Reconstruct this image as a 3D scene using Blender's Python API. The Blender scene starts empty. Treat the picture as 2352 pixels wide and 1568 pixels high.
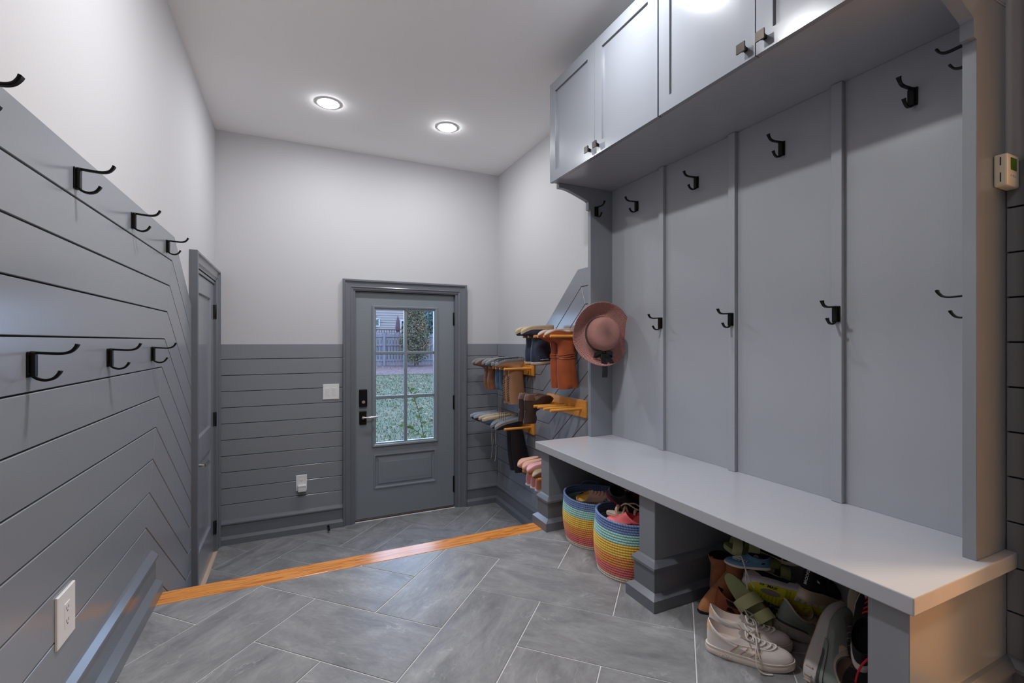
import bpy, bmesh, math, random
from mathutils import Vector, Matrix, noise as mnoise
random.seed(11)
SC = bpy.context.scene
COL = SC.collection
V = Vector
PI = math.pi

# ---------------------------------------------------------------- camera, world, exposure
cam_data = bpy.data.cameras.new('camera')
cam = bpy.data.objects.new('camera', cam_data)
COL.objects.link(cam)
cam.location = (0, 0, 1.085)
cam.rotation_euler = (PI / 2, 0, -0.439)
cam_data.sensor_width = 36.0
cam_data.lens = 1063.6 / 2352 * 36.0
cam_data.clip_start = 0.02
SC.camera = cam

world = bpy.data.worlds.new('overcast_sky')
SC.world = world
world.use_nodes = True
wn = world.node_tree.nodes
wn['Background'].inputs['Color'].default_value = (0.46, 0.65, 1.0, 1)
wn['Background'].inputs['Strength'].default_value = 5.4

SC.view_settings.view_transform = 'Standard'
SC.view_settings.look = 'None'
SC.view_settings.gamma = 1.0
SC.view_settings.use_curve_mapping = False
SC.view_settings.exposure = 0.33
SC.cycles.use_denoising = True
SC.cycles.max_bounces = 10
SC.cycles.diffuse_bounces = 6
SC.cycles.caustics_reflective = False
SC.cycles.caustics_refractive = False
LIGHTS = (215.0, 455.0, 42.0, 255.0)   # radiance of the recessed ceiling lights: over the landing, mid room, behind the camera, beside the cabinets

# room measures (metres)
XL, XR, YB = -0.555, 1.855, 4.295
ZC, ZL = 2.761, -0.522
YF = -1.9
T = 0.012             # thickness of the boarding

# ---------------------------------------------------------------- helpers
def lin(c):
    return tuple(((x / 255) / 12.92 if x / 255 <= 0.04045 else ((x / 255 + 0.055) / 1.055) ** 2.4) for x in c) + (1,)

def mat(name, col, rough=0.5, metal=0.0, spec=0.5, var=0.0, vscale=8.0, bump=0.0, bscale=60.0, stretch=None,
        coat=0.0, emit=None, estr=0.0, sheen=0.0, col2=None, detail=3.0, perobj=0.0):
    m = bpy.data.materials.new(name)
    m.use_nodes = True
    nt = m.node_tree
    b = nt.nodes['Principled BSDF']
    c = lin(col)
    b.inputs['Base Color'].default_value = c
    b.inputs['Roughness'].default_value = rough
    b.inputs['Metallic'].default_value = metal
    b.inputs['Specular IOR Level'].default_value = spec
    b.inputs['Coat Weight'].default_value = coat
    b.inputs['Coat Roughness'].default_value = 0.12
    b.inputs['Sheen Weight'].default_value = sheen
    if emit:
        b.inputs['Emission Color'].default_value = lin(emit)
        b.inputs['Emission Strength'].default_value = estr
    if var or bump:
        tc = nt.nodes.new('ShaderNodeTexCoord')
        mp = nt.nodes.new('ShaderNodeMapping')
        nt.links.new(tc.outputs['Object'], mp.inputs['Vector'])
        if stretch:
            mp.inputs['Scale'].default_value = stretch
        if perobj:
            oi = nt.nodes.new('ShaderNodeObjectInfo')
            ml = nt.nodes.new('ShaderNodeMath'); ml.operation = 'MULTIPLY'; ml.inputs[1].default_value = 40
            nt.links.new(oi.outputs['Random'], ml.inputs[0])
            nt.links.new(ml.outputs[0], mp.inputs['Location'])
    if var:
        n = nt.nodes.new('ShaderNodeTexNoise')
        n.inputs['Scale'].default_value = vscale
        n.inputs['Detail'].default_value = detail
        r = nt.nodes.new('ShaderNodeValToRGB')
        d = lin(col2) if col2 else tuple(x * (1 - var) for x in c[:3]) + (1,)
        e = c if col2 else tuple(min(1, x * (1 + var)) for x in c[:3]) + (1,)
        r.color_ramp.elements[0].color = d
        r.color_ramp.elements[0].position = 0.3
        r.color_ramp.elements[1].color = e
        r.color_ramp.elements[1].position = 0.7
        nt.links.new(mp.outputs[0], n.inputs['Vector'])
        nt.links.new(n.outputs['Fac'], r.inputs[0])
        nt.links.new(r.outputs[0], b.inputs['Base Color'])
    if bump:
        n2 = nt.nodes.new('ShaderNodeTexNoise')
        n2.inputs['Scale'].default_value = bscale
        n2.inputs['Detail'].default_value = 3
        bp = nt.nodes.new('ShaderNodeBump')
        bp.inputs['Strength'].default_value = bump
        bp.inputs['Distance'].default_value = 0.004
        nt.links.new(mp.outputs[0], n2.inputs['Vector'])
        nt.links.new(n2.outputs['Fac'], bp.inputs['Height'])
        nt.links.new(bp.outputs[0], b.inputs['Normal'])
    return m

def N():
    return bmesh.new()

def link(name, bm, m, smooth=False, angle=None):
    me = bpy.data.meshes.new(name)
    bmesh.ops.recalc_face_normals(bm, faces=bm.faces[:])
    bm.to_mesh(me)
    bm.free()
    for mm in (m if isinstance(m, (list, tuple)) else [m]):
        me.materials.append(mm)
    if smooth:
        me.polygons.foreach_set('use_smooth', [True] * len(me.polygons))
        if angle:
            me.set_sharp_from_angle(angle=math.radians(angle))
    o = bpy.data.objects.new(name, me)
    COL.objects.link(o)
    return o

def obj(name, bm, m, parent=None, smooth=False, angle=None, local=False):
    """one mesh object; geometry is in world coordinates unless local"""
    o = link(name, bm, m, smooth, angle)
    if parent is not None:
        o.parent = parent
        if not local and parent.type == 'EMPTY':
            o.location = -V(parent.location)
    return o

def tag(o, label=None, cat=None, group=None, kind=None):
    if label: o['label'] = label
    if cat: o['category'] = cat
    if group: o['group'] = group
    if kind: o['kind'] = kind
    return o

def thing(name, label=None, cat=None, loc=(0, 0, 0), group=None, kind=None):
    o = bpy.data.objects.new(name, None)
    COL.objects.link(o)
    o.location = loc
    o.empty_display_size = 0.05
    return tag(o, label, cat, group, kind)

def basis(o, loc, fwd, up):
    """local x -> fwd, local z -> up"""
    f = V(fwd).normalized(); u = V(up)
    u = (u - f * u.dot(f)).normalized()
    y = u.cross(f)
    o.matrix_world = Matrix(((f.x, y.x, u.x, loc[0]), (f.y, y.y, u.y, loc[1]), (f.z, y.z, u.z, loc[2]), (0, 0, 0, 1)))
    o.location = loc
    o.rotation_euler = Matrix(((f.x, y.x, u.x), (f.y, y.y, u.y), (f.z, y.z, u.z))).to_euler()

def copy_tree(o, parent=None):
    c = o.copy()
    COL.objects.link(c)
    if parent is not None:
        c.parent = parent
    for ch in list(o.children):
        copy_tree(ch, c)
    return c

def box(bm, lo, hi, bevel=0.0, seg=1):
    vs = [bm.verts.new((x, y, z)) for x in (lo[0], hi[0]) for y in (lo[1], hi[1]) for z in (lo[2], hi[2])]
    fs = [bm.faces.new([vs[i] for i in q]) for q in ((0, 1, 3, 2), (4, 6, 7, 5), (0, 4, 5, 1), (2, 3, 7, 6), (0, 2, 6, 4), (1, 5, 7, 3))]
    if bevel:
        es = list({e for f in fs for e in f.edges})
        bmesh.ops.bevel(bm, geom=es, offset=bevel, segments=seg, affect='EDGES', profile=0.5)

def prism(bm, pts, depth, bevel=0.0):
    """polygon pts (front face, 3D) pushed back by the vector depth"""
    d = V(depth)
    a = [bm.verts.new(p) for p in pts]
    b = [bm.verts.new(V(p) + d) for p in pts]
    n = len(pts)
    f = bm.faces.new(a)
    bm.faces.new(b[::-1])
    for i in range(n):
        bm.faces.new((a[i], b[i], b[(i + 1) % n], a[(i + 1) % n]))
    if bevel:
        bmesh.ops.bevel(bm, geom=list(f.edges), offset=bevel, segments=1, affect='EDGES')

def loft(bm, rings, closed=True, cap0=False, cap1=False, uv=None):
    R = [[bm.verts.new(p) for p in r] for r in rings]
    n = len(R[0])
    for i in range(len(R) - 1):
        for j in range(n if closed else n - 1):
            k = (j + 1) % n
            try:
                bm.faces.new((R[i][j], R[i][k], R[i + 1][k], R[i + 1][j]))
            except ValueError:
                pass
    if cap0: bm.faces.new(R[0][::-1])
    if cap1: bm.faces.new(R[-1])
    return R

def tube(bm, pts, r, n=8, cap=True):
    pts = [V(p) for p in pts]
    rr = r if isinstance(r, (list, tuple)) else [r] * len(pts)
    rings = []
    up = V((0, 0, 1))
    prev = None
    for i, p in enumerate(pts):
        t = (pts[min(i + 1, len(pts) - 1)] - pts[max(i - 1, 0)]).normalized()
        if prev is None:
            a = t.cross(up)
            if a.length < 1e-3: a = t.cross(V((1, 0, 0)))
            a.normalize()
        else:
            a = (prev - t * prev.dot(t)).normalized()
        prev = a
        b = t.cross(a)
        rings.append([p + (a * math.cos(2 * PI * k / n) + b * math.sin(2 * PI * k / n)) * rr[i] for k in range(n)])
    loft(bm, rings, True, cap, cap)

def strap(bm, pts, w, th, wdir):
    """flat bar swept along pts; w width along wdir, th thickness"""
    pts = [V(p) for p in pts]
    wd = V(wdir).normalized()
    rings = []
    for i, p in enumerate(pts):
        t = (pts[min(i + 1, len(pts) - 1)] - pts[max(i - 1, 0)]).normalized()
        nrm = t.cross(wd).normalized()
        ww = (w[i] if isinstance(w, (list, tuple)) else w) / 2
        h = th / 2
        rings.append([p + wd * ww * .8 + nrm * h, p + wd * ww + nrm * h * .2, p + wd * ww - nrm * h * .2, p + wd * ww * .8 - nrm * h, p - wd * ww * .8 - nrm * h, p - wd * ww - nrm * h * .2, p - wd * ww + nrm * h * .2, p - wd * ww * .8 + nrm * h])
    loft(bm, rings, True, True, True)

def lathe(bm, prof, n=24, origin=(0, 0, 0), axis='z', caps=True):
    o = V(origin)
    rings = []
    for r, h in prof:
        ring = []
        for k in range(n):
            a = 2 * PI * k / n
            c, s = r * math.cos(a), r * math.sin(a)
            ring.append(o + V({'z': (c, s, h), 'x': (h, c, s), 'y': (s, h, c)}[axis]))
        rings.append(ring)
    loft(bm, rings, True, caps, caps)

def curve_pts(ctrl, n=12):
    """Catmull-Rom through control points"""
    P = [V(p) for p in ctrl]
    P = [P[0] * 2 - P[1]] + P + [P[-1] * 2 - P[-2]]
    out = []
    for i in range(1, len(P) - 2):
        for k in range(n):
            t = k / n
            out.append(0.5 * ((2 * P[i]) + (P[i + 1] - P[i - 1]) * t + (2 * P[i - 1] - 5 * P[i] + 4 * P[i + 1] - P[i + 2]) * t * t + (3 * P[i] - P[i - 1] - 3 * P[i + 1] + P[i + 2]) * t ** 3))
    out.append(P[-2])
    return out

def clip(poly, a, b, c):
    """keep the part of a 2D polygon with a*x + b*y <= c"""
    out = []
    for i in range(len(poly)):
        p, q = poly[i], poly[(i + 1) % len(poly)]
        dp, dq = a * p[0] + b * p[1] - c, a * q[0] + b * q[1] - c
        if dp <= 0: out.append(p)
        if dp * dq < 0:
            t = dp / (dp - dq)
            out.append((p[0] + (q[0] - p[0]) * t, p[1] + (q[1] - p[1]) * t))
    return out

def area2(poly):
    return abs(sum(poly[i][0] * poly[(i + 1) % len(poly)][1] - poly[(i + 1) % len(poly)][0] * poly[i][1] for i in range(len(poly)))) / 2

# plane maps: (a along the wall, b height, h out of the wall) -> world
def mB(a, b, h=0.0): return V((a, YB - h, b))
def mL(a, b, h=0.0): return V((XL + h, a, b))
def mR(a, b, h=0.0): return V((XR - h, a, b))

def rect(x0, x1, z0, z1):
    return [(x0, z0), (x1, z0), (x1, z1), (x0, z1)]

def moulding(bm, mp, x0, x1, z0, z1, prof, openbottom=False, cap=False):
    """mitred frame: prof = list of (inset, height)"""
    rings = []
    for i, h in prof:
        if openbottom:
            q = [(x0 + i, z0), (x0 + i, z1 - i), (x1 - i, z1 - i), (x1 - i, z0)]
        else:
            q = rect(x0 + i, x1 - i, z0 + i, z1 - i)
        rings.append([mp(a, b, h) for a, b in q])
    loft(bm, rings, not openbottom, False, cap)

# ---------------------------------------------------------------- materials
PAINT = mat('slate_grey_satin_paint', (134, 138, 145), 0.20, spec=0.5, bump=0.02, bscale=90, stretch=(1, 1, .25))
PAINT_TRIM = mat('slate_grey_trim_paint', (108, 112, 119), 0.20, spec=0.5)
PAINT_LIT = mat('slate_grey_paint_lit', (160, 163, 169), 0.22, spec=0.5, bump=0.04, bscale=90)  # same paint as PAINT, colour lightened to imitate brighter light on lockers and cabinets
PAINT_DOOR = mat('slate_grey_door_paint', (128, 136, 142), 0.24, spec=0.5)
PAINT_LIT_TOP = mat('slate_grey_paint_lit_top', (176, 178, 184), 0.2, spec=0.5)  # same grey again, extra light on the level bench top put into the colour
GAP = mat('dark_joint', (20, 21, 24), 0.8)
WHITE = mat('white_wall_paint', (196, 196, 198), 0.75, spec=.3, bump=0.03, bscale=200)
CEIL = mat('white_ceiling_paint', (251, 251, 251), 0.85, spec=.2)
GROUT = mat('pale_grout', (214, 214, 212), 0.9, var=.06, vscale=60)
OAK = mat('honey_oak', (205, 132, 62), 0.30, var=0.0)
PINE = mat('amber_pine', (224, 152, 66), 0.42, var=0.10, vscale=4, stretch=(2, 22, 22), perobj=1)
PINE_B = mat('amber_pine_board', (224, 152, 66), 0.42, var=0.12, vscale=4, stretch=(22, 2, 22), perobj=1)
BLACK = mat('matte_black_metal', (22, 21, 21), 0.38, metal=0.6, spec=.5)
BRONZE = mat('dark_bronze_metal', (42, 37, 33), 0.32, metal=0.9)
CHROME = mat('polished_nickel', (210, 208, 204), 0.15, metal=1.0)
PLASTIC_W = mat('white_plastic', (228, 228, 228), 0.35)
PLASTIC_S = mat('slot_black', (25, 25, 25), 0.6)
CREAM_PL = mat('cream_plastic', (236, 226, 205), 0.4)
LCD = mat('green_display', (84, 116, 40), 0.15, var=.15, vscale=20)
GLOW = [mat('lamp_diffuser', (255, 255, 255), 0.5, emit=(249, 250, 253), estr=e) for e in LIGHTS]

def wood_nodes(m, c1, c2, sx=(1.2, 14, 14), rough=.32):
    nt = m.node_tree; b = nt.nodes['Principled BSDF']
    tc = nt.nodes.new('ShaderNodeTexCoord'); mp = nt.nodes.new('ShaderNodeMapping')
    mp.inputs['Scale'].default_value = sx
    n = nt.nodes.new('ShaderNodeTexNoise'); n.inputs['Scale'].default_value = 2.2; n.inputs['Detail'].default_value = 2; n.inputs['Distortion'].default_value = .6
    mu = nt.nodes.new('ShaderNodeMath'); mu.operation = 'MULTIPLY'; mu.inputs[1].default_value = 9
    fr = nt.nodes.new('ShaderNodeMath'); fr.operation = 'PINGPONG'; fr.inputs[1].default_value = 1
    n2 = nt.nodes.new('ShaderNodeTexNoise'); n2.inputs['Scale'].default_value = 30; n2.inputs['Detail'].default_value = 2
    ad = nt.nodes.new('ShaderNodeMath'); ad.operation = 'MULTIPLY_ADD'; ad.inputs[1].default_value = .45
    r = nt.nodes.new('ShaderNodeValToRGB')
    r.color_ramp.elements[0].color = lin(c2); r.color_ramp.elements[1].color = lin(c1)
    r.color_ramp.elements[0].position = .15; r.color_ramp.elements[1].position = .75
    L = nt.links.new
    L(tc.outputs['Object'], mp.inputs['Vector']); L(mp.outputs[0], n.inputs['Vector']); L(mp.outputs[0], n2.inputs['Vector'])
    L(n.outputs['Fac'], mu.inputs[0]); L(mu.outputs[0], fr.inputs[0])
    L(n2.outputs['Fac'], ad.inputs[0]); L(fr.outputs[0], ad.inputs[2]); L(ad.outputs[0], r.inputs[0]); L(r.outputs[0], b.inputs['Base Color'])
    b.inputs['Roughness'].default_value = rough
wood_nodes(OAK, (222, 148, 74), (176, 100, 42), rough=.22)

def slate_material():
    m = bpy.data.materials.new('slate_porcelain'); m.use_nodes = True
    nt = m.node_tree; b = nt.nodes['Principled BSDF']; L = nt.links.new
    tc = nt.nodes.new('ShaderNodeTexCoord'); oi = nt.nodes.new('ShaderNodeObjectInfo')
    sep = nt.nodes.new('ShaderNodeVectorMath'); sep.operation = 'SCALE'
    cmb = nt.nodes.new('ShaderNodeCombineXYZ'); cmb.inputs[0].default_value = 17; cmb.inputs[1].default_value = 31; cmb.inputs[2].default_value = 9
    L(cmb.outputs[0], sep.inputs[0]); L(oi.outputs['Random'], sep.inputs['Scale'])
    add = nt.nodes.new('ShaderNodeVectorMath'); add.operation = 'ADD'
    L(tc.outputs['Object'], add.inputs[0]); L(sep.outputs[0], add.inputs[1])
    mp = nt.nodes.new('ShaderNodeMapping'); mp.inputs['Scale'].default_value = (1.3, 3.0, 1); mp.inputs['Rotation'].default_value = (0, 0, .25)
    L(add.outputs[0], mp.inputs['Vector'])
    n1 = nt.nodes.new('ShaderNodeTexNoise'); n1.inputs['Scale'].default_value = 3.2; n1.inputs['Detail'].default_value = 9; n1.inputs['Roughness'].default_value = .62; n1.inputs['Distortion'].default_value = .5
    L(mp.outputs[0], n1.inputs['Vector'])
    r = nt.nodes.new('ShaderNodeValToRGB')
    r.color_ramp.elements[0].position = .30; r.color_ramp.elements[0].color = lin((116, 116, 118))
    r.color_ramp.elements[1].position = .72; r.color_ramp.elements[1].color = lin((158, 158, 158))
    L(n1.outputs['Fac'], r.inputs[0])
    # pale cleft lines
    n2 = nt.nodes.new('ShaderNodeTexNoise'); n2.inputs['Scale'].default_value = 2.5; n2.inputs['Detail'].default_value = 7; n2.inputs['Distortion'].default_value = 1.4
    L(mp.outputs[0], n2.inputs['Vector'])
    sb = nt.nodes.new('ShaderNodeMath'); sb.operation = 'SUBTRACT'; sb.inputs[1].default_value = .5; L(n2.outputs['Fac'], sb.inputs[0])
    ab = nt.nodes.new('ShaderNodeMath'); ab.operation = 'ABSOLUTE'; L(sb.outputs[0], ab.inputs[0])
    mr = nt.nodes.new('ShaderNodeMapRange'); mr.inputs['From Min'].default_value = 0; mr.inputs['From Max'].default_value = .012; mr.inputs['To Min'].default_value = .35; mr.inputs['To Max'].default_value = 0
    L(ab.outputs[0], mr.inputs['Value'])
    n3 = nt.nodes.new('ShaderNodeTexNoise'); n3.inputs['Scale'].default_value = 5; L(mp.outputs[0], n3.inputs['Vector'])
    gt = nt.nodes.new('ShaderNodeMapRange'); gt.inputs['From Min'].default_value = .5; gt.inputs['From Max'].default_value = .62; L(n3.outputs['Fac'], gt.inputs['Value'])
    ml = nt.nodes.new('ShaderNodeMath'); ml.operation = 'MULTIPLY'; L(mr.outputs[0], ml.inputs[0]); L(gt.outputs[0], ml.inputs[1])
    mx = nt.nodes.new('ShaderNodeMix'); mx.data_type = 'RGBA'; mx.inputs[7].default_value = lin((200, 200, 198))
    L(ml.outputs[0], mx.inputs[0]); L(r.outputs[0], mx.inputs[6])
    L(mx.outputs[2], b.inputs['Base Color'])
    b.inputs['Roughness'].default_value = .34
    n4 = nt.nodes.new('ShaderNodeTexNoise'); n4.inputs['Scale'].default_value = 14; n4.inputs['Detail'].default_value = 8; n4.inputs['Roughness'].default_value = .7; n4.inputs['Distortion'].default_value = 1.0
    L(mp.outputs[0], n4.inputs['Vector'])
    hm = nt.nodes.new('ShaderNodeMath'); hm.operation = 'MULTIPLY_ADD'; hm.inputs[1].default_value = .35
    L(n4.outputs['Fac'], hm.inputs[0]); L(n1.outputs['Fac'], hm.inputs[2])
    tn = nt.nodes.new('ShaderNodeMix'); tn.data_type = 'RGBA'; tn.blend_type = 'OVERLAY'; tn.inputs[0].default_value = .55
    cr4 = nt.nodes.new('ShaderNodeValToRGB'); cr4.color_ramp.elements[0].position = .3; cr4.color_ramp.elements[0].color = (.36, .36, .36, 1); cr4.color_ramp.elements[1].position = .7; cr4.color_ramp.elements[1].color = (.64, .64, .64, 1)
    L(n4.outputs['Fac'], cr4.inputs[0]); L(mx.outputs[2], tn.inputs[6]); L(cr4.outputs[0], tn.inputs[7]); L(tn.outputs[2], b.inputs['Base Color'])
    bp = nt.nodes.new('ShaderNodeBump'); bp.inputs['Strength'].default_value = .35; bp.inputs['Distance'].default_value = .006
    L(hm.outputs[0], bp.inputs['Height']); L(bp.outputs[0], b.inputs['Normal'])
    return m
SLATE = slate_material()

def glass_material():
    m = bpy.data.materials.new('clear_glass'); m.use_nodes = True
    nt = m.node_tree; L = nt.links.new
    nt.nodes.remove(nt.nodes['Principled BSDF'])
    out = nt.nodes['Material Output']
    t = nt.nodes.new('ShaderNodeBsdfTransparent'); t.inputs[0].default_value = (.95, .98, .98, 1)
    g = nt.nodes.new('ShaderNodeBsdfGlossy'); g.inputs['Roughness'].default_value = .02
    f = nt.nodes.new('ShaderNodeFresnel'); f.inputs[0].default_value = 1.45
    mx = nt.nodes.new('ShaderNodeMixShader')
    L(f.outputs[0], mx.inputs[0]); L(t.outputs[0], mx.inputs[1]); L(g.outputs[0], mx.inputs[2]); L(mx.outputs[0], out.inputs['Surface'])
    return m
GLASS = glass_material()

# ---------------------------------------------------------------- room shell
def wall_slab(name, boxes, m=WHITE):
    bm = N()
    for lo, hi in boxes: box(bm, lo, hi)
    return tag(obj(name, bm, m), kind='structure')

# doorway in the back wall (door 1), doorway in the left wall (door 2), cased opening on the right wall beside the camera
D1 = (0.462, 1.433, ZL, 1.553)
D2 = (3.385, 4.170, ZL, 1.540)
OPY0, OPY1, OPZ = -0.75, 0.46, 2.05
wb = wall_slab('wall_back', [((XL - .15, YB + T, -.8), (D1[0], YB + .15, ZC + .1)), ((D1[1], YB + T, -.8), (XR + .15, YB + .15, ZC + .1)),
                             ((D1[0], YB + T, D1[3]), (D1[1], YB + .15, ZC + .1)), ((D1[0], YB + T, -.8), (D1[1], YB + .15, ZL - .02))])
wl = wall_slab('wall_left', [((XL - .15, YF - .1, -.8), (XL - T, D2[0], ZC + .1)), ((XL - .15, D2[1], -.8), (XL - T, YB + .15, ZC + .1)),
                             ((XL - .15, D2[0], D2[3]), (XL - T, D2[1], ZC + .1)), ((XL - .15, D2[0], -.8), (XL - T, D2[1], ZL - .02))])
wr = wall_slab('wall_right', [((XR + T, OPY1, -.8), (XR + .15, YB + .15, ZC + .1)), ((XR + T, YF - .1, -.8), (XR + .15, OPY0, ZC + .1)),
                              ((XR + T, OPY0, OPZ), (XR + .15, OPY1, ZC + .1))])
wf = wall_slab('wall_front', [((XL - .15, YF - .1, -.1), (XR + .15, YF, ZC + .1))])
bm = N(); box(bm, (XL - .15, YF - .1, ZC), (XR + .15, YB + .15, ZC + .12)); ce = tag(obj('ceiling', bm, CEIL), kind='structure')

# dark backing behind the board joints
def backing(parent, mp, polys):
    bm = N()
    for p in polys:
        prism(bm, [mp(a, b, -T + .0015) for a, b in p], mp(0, 0, -T - .001) - mp(0, 0, -T + .0015))
    return obj('joint_backing', bm, GAP, parent)

def plank(parent, mp, poly, m=PAINT):
    if len(poly) < 3 or area2(poly) < 2e-5: return
    bm = N()
    prism(bm, [mp(a, b, 0) for a, b in poly], mp(0, 0, -T + .001) - mp(0, 0, 0), 0.0016)
    return obj('plank', bm, m, parent)

G = 0.0022   # half joint
# ---- left wall: horizontal boards that turn down the stair in a mitre, then run level again
PIT, MIT, SLO = 0.1305, 0.38, 0.75
def l_up(k): z = 1.619 - PIT * k; return (2.873 - MIT * (1.619 - z), z)
def l_low(k):
    y, z = l_up(k)
    zz = (z - SLO * (3.251 + MIT * .018 - y)) / (1 + SLO * MIT)
    return (3.251 + MIT * (zz + .018), zz)
YCAS = 3.302
backing(wl, mL, [[(YF, -.03), (YF, 1.6175), l_up(0.012), (YCAS, l_up(0.012)[1] - SLO * (YCAS - l_up(.012)[0])), (YCAS, ZL), (2.46, ZL), (2.46, -.03)]])
for k in range(12):
    a, b = k + G / PIT * (1 if k else 0), k + 1 - G / PIT
    (ya, za), (yb, zb) = l_up(a), l_up(b)
    m_ = .0004
    plank(wl, mL, [(YF, za), (ya - m_, za), (yb - m_, zb), (YF, zb)])
    (yc, zc), (yd, zd) = l_low(a), l_low(b)
    plank(wl, mL, clip([(ya + m_, za), (yc - m_, zc), (yd - m_, zd), (yb + m_, zb)], 1, 0, YCAS))
    plank(wl, mL, clip(clip([(yc + m_, zc), (3.9, zc), (3.9, zd), (yd + m_, zd)], 1, 0, YCAS), -1, 0, -2.0))
# ---- back wall boards
zs = [1.063, .943] + [.943 - .1285 * i for i in range(1, 11)]
backing(wb, mB, [rect(XL, .378, ZL, 1.0615), rect(1.522, XR, ZL, 1.0615)])
for x0, x1 in ((XL, .380), (1.520, XR)):
    for i in range(len(zs) - 1):
        g = G if i else 0
        plank(wb, mB, rect(x0, x1, zs[i + 1] + G, zs[i] - g))
# ---- right wall: mirror pattern; level boards by the door, turning up the stair behind the racks
RM, RS, RP = 0.36, 0.822, 0.1285
def r_up(k): z = 1.605 - RP * k; return (2.831 + RM * (z - 1.605), z)
def r_low(k):
    y, z = r_up(k)
    zz = (z - RS * (3.49 - RM * 1.063 - y)) / (1 + RS * RM)
    return (3.49 + RM * (zz - 1.063), zz)
YR0 = 2.449
backing(wr, mR, [[(YR0, ZL), (YR0, 1.6035), r_up(.012), r_low(.012), (YB, r_low(.012)[1]), (YB, ZL)],
                 rect(.565, .60, -.02, 1.595)])
for k in range(13):
    a, b = k + G / RP * (1 if k else 0), k + 1 - G / RP
    (ya, za), (yb, zb) = r_up(a), r_up(b)
    m_ = .0004
    plank(wr, mR, clip([(YR0, za), (ya - m_, za), (yb - m_, zb), (YR0, zb)], -1, 0, -YR0))
    (yc, zc), (yd, zd) = r_low(a), r_low(b)
    plank(wr, mR, clip([(ya + m_, za), (yc - m_, zc), (yd - m_, zd), (yb + m_, zb)], -1, 0, -YR0))
    plank(wr, mR, [(yc + m_, zc), (YB, zc), (YB, zd), (yd + m_, zd)])
    # boards between the locker and the cased opening
    plank(wr, mR, rect(.562, .602, 1.597 - RP * (k + 1) + G, 1.597 - RP * k - (G if k else 0)))

# ---------------------------------------------------------------- baseboards (two-tier, coved cap)
BPROF = [(0, .190), (.008, .184), (.024, .166), (.024, .156), (.015, .150), (.015, .064), (.026, .056), (.040, .046), (.040, 0.0)]
def baseboard(name, mp, a0, a1, z0):
    bm = N()
    loft(bm, [[mp(a, z0 + z, h - .001) for h, z in BPROF] + [mp(a, z0, -.005), mp(a, z0 + .19, -.005)] for a in (a0, a1)], True, True, True)
    return tag(obj(name, bm, PAINT_TRIM), kind='structure')
baseboard('baseboard_left', mL, YF, 2.458, 0)
baseboard('baseboard_back', mB, XL, .381, ZL)
baseboard('baseboard_door', mB, 1.519, XR, ZL)
baseboard('baseboard_right', mR, 2.60, YB, ZL)
baseboard('baseboard_near', mR, .555, .60, 0)

# ---------------------------------------------------------------- floor tiles, herringbone at 45 degrees
GP = 0.300
def herring(parent, a0, b0, z, bounds, top, bot):
    q = math.sqrt(.5); g = .0021
    x0, x1, y0, y1 = bounds
    for i in range(-16, 18):
        for j in range(-16, 18):
            d = (i - j) % 4
            if d == 0: w, h = 2, 1
            elif d == 3: w, h = 1, 2
            else: continue
            A0, A1 = a0 + i * GP + g, a0 + (i + w) * GP - g
            B0, B1 = b0 + j * GP + g, b0 + (j + h) * GP - g
            poly = [((a - b) * q, (a + b) * q) for a, b in ((A0, B0), (A1, B0), (A1, B1), (A0, B1))]
            cx = sum(p[0] for p in poly) / 4; cy = sum(p[1] for p in poly) / 4
            for A, B, Cc in ((1, 0, x1), (-1, 0, -x0), (0, 1, y1), (0, -1, -y0)):
                if len(poly) >= 3: poly = clip(poly, A, B, Cc)
            if len(poly) < 3 or area2(poly) < 2e-4: continue
            ang = PI / 4 if w == 2 else PI * .75
            R = Matrix.Rotation(-ang, 3, 'Z')
            bm = N()
            pts = [R @ V((p[0] - cx, p[1] - cy, 0)) for p in poly]
            dz = random.uniform(-.0003, .0003)
            prism(bm, pts, (0, 0, -.007), .0012)
            o = link('tile', bm, SLATE)
            o.parent = parent
            o.location = (cx, cy, z + dz)
            o.rotation_euler = (0, 0, ang)
bm = N(); box(bm, (XL - .02, YF, -.12), (XR + .02, 2.345, -.0022))
fl = tag(obj('floor', bm, GROUT), kind='structure')
herring(fl, 1.5593, .847, 0, (XL, XR, YF, 2.343), 0, -.007)
bm = N(); box(bm, (XL - .02, 2.9, -.66), (XR + .02, YB + .02, ZL - .0022))
fl2 = tag(obj('floor_landing', bm, GROUT), kind='structure')
herring(fl2, 2.6556 - GP, 2.81, ZL, (XL, XR, 2.93, YB), 0, -.007)

# steps between the two floors
st = thing('staircase', 'three short steps with an oak nosing down to the tiled landing', 'stairs', (0.65, 2.345, ZL), kind='structure')
bm = N(); box(bm, (XL + .03, 2.3455, -.024), (1.296, 2.458, .0008), .003, 2); box(bm, (1.2955, 2.432, -.024), (XR, 2.458, .0008), .003, 2)
obj('nosing', bm, OAK, st)
for i, (y, z) in enumerate(((2.44, -.024), (2.68, -.198), (2.92, -.372))):
    bm = N(); box(bm, (XL - .01, y, z - .15 if i < 2 else ZL - .02), (XR, y + .02, z)); obj('riser', bm, PAINT_TRIM, st)
for y, z in ((2.44, -.174), (2.68, -.348)):
    bm = N(); box(bm, (XL - .01, y + .02, z - .024), (XR, y + .265, z), .003, 2); obj('tread', bm, OAK, st)
# stained wood skirt under the mitred boards of the left wall
bm = N()
sk = clip([l_up(11.6), l_low(12), l_low(14.2), (2.459, -.30), (2.459, -.03)], 1, 0, 3.25)
sk = clip(sk, 0, -1, -ZL); sk = clip(sk, -1, 0, -2.459)
prism(bm, [mL(a, b, -.002) for a, b in sk], (-.01, 0, 0))
obj('skirt', bm, mat('dark_stained_wood', (120, 78, 52), .45, var=.2, vscale=5, stretch=(20, 3, 3)), st)

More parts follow.
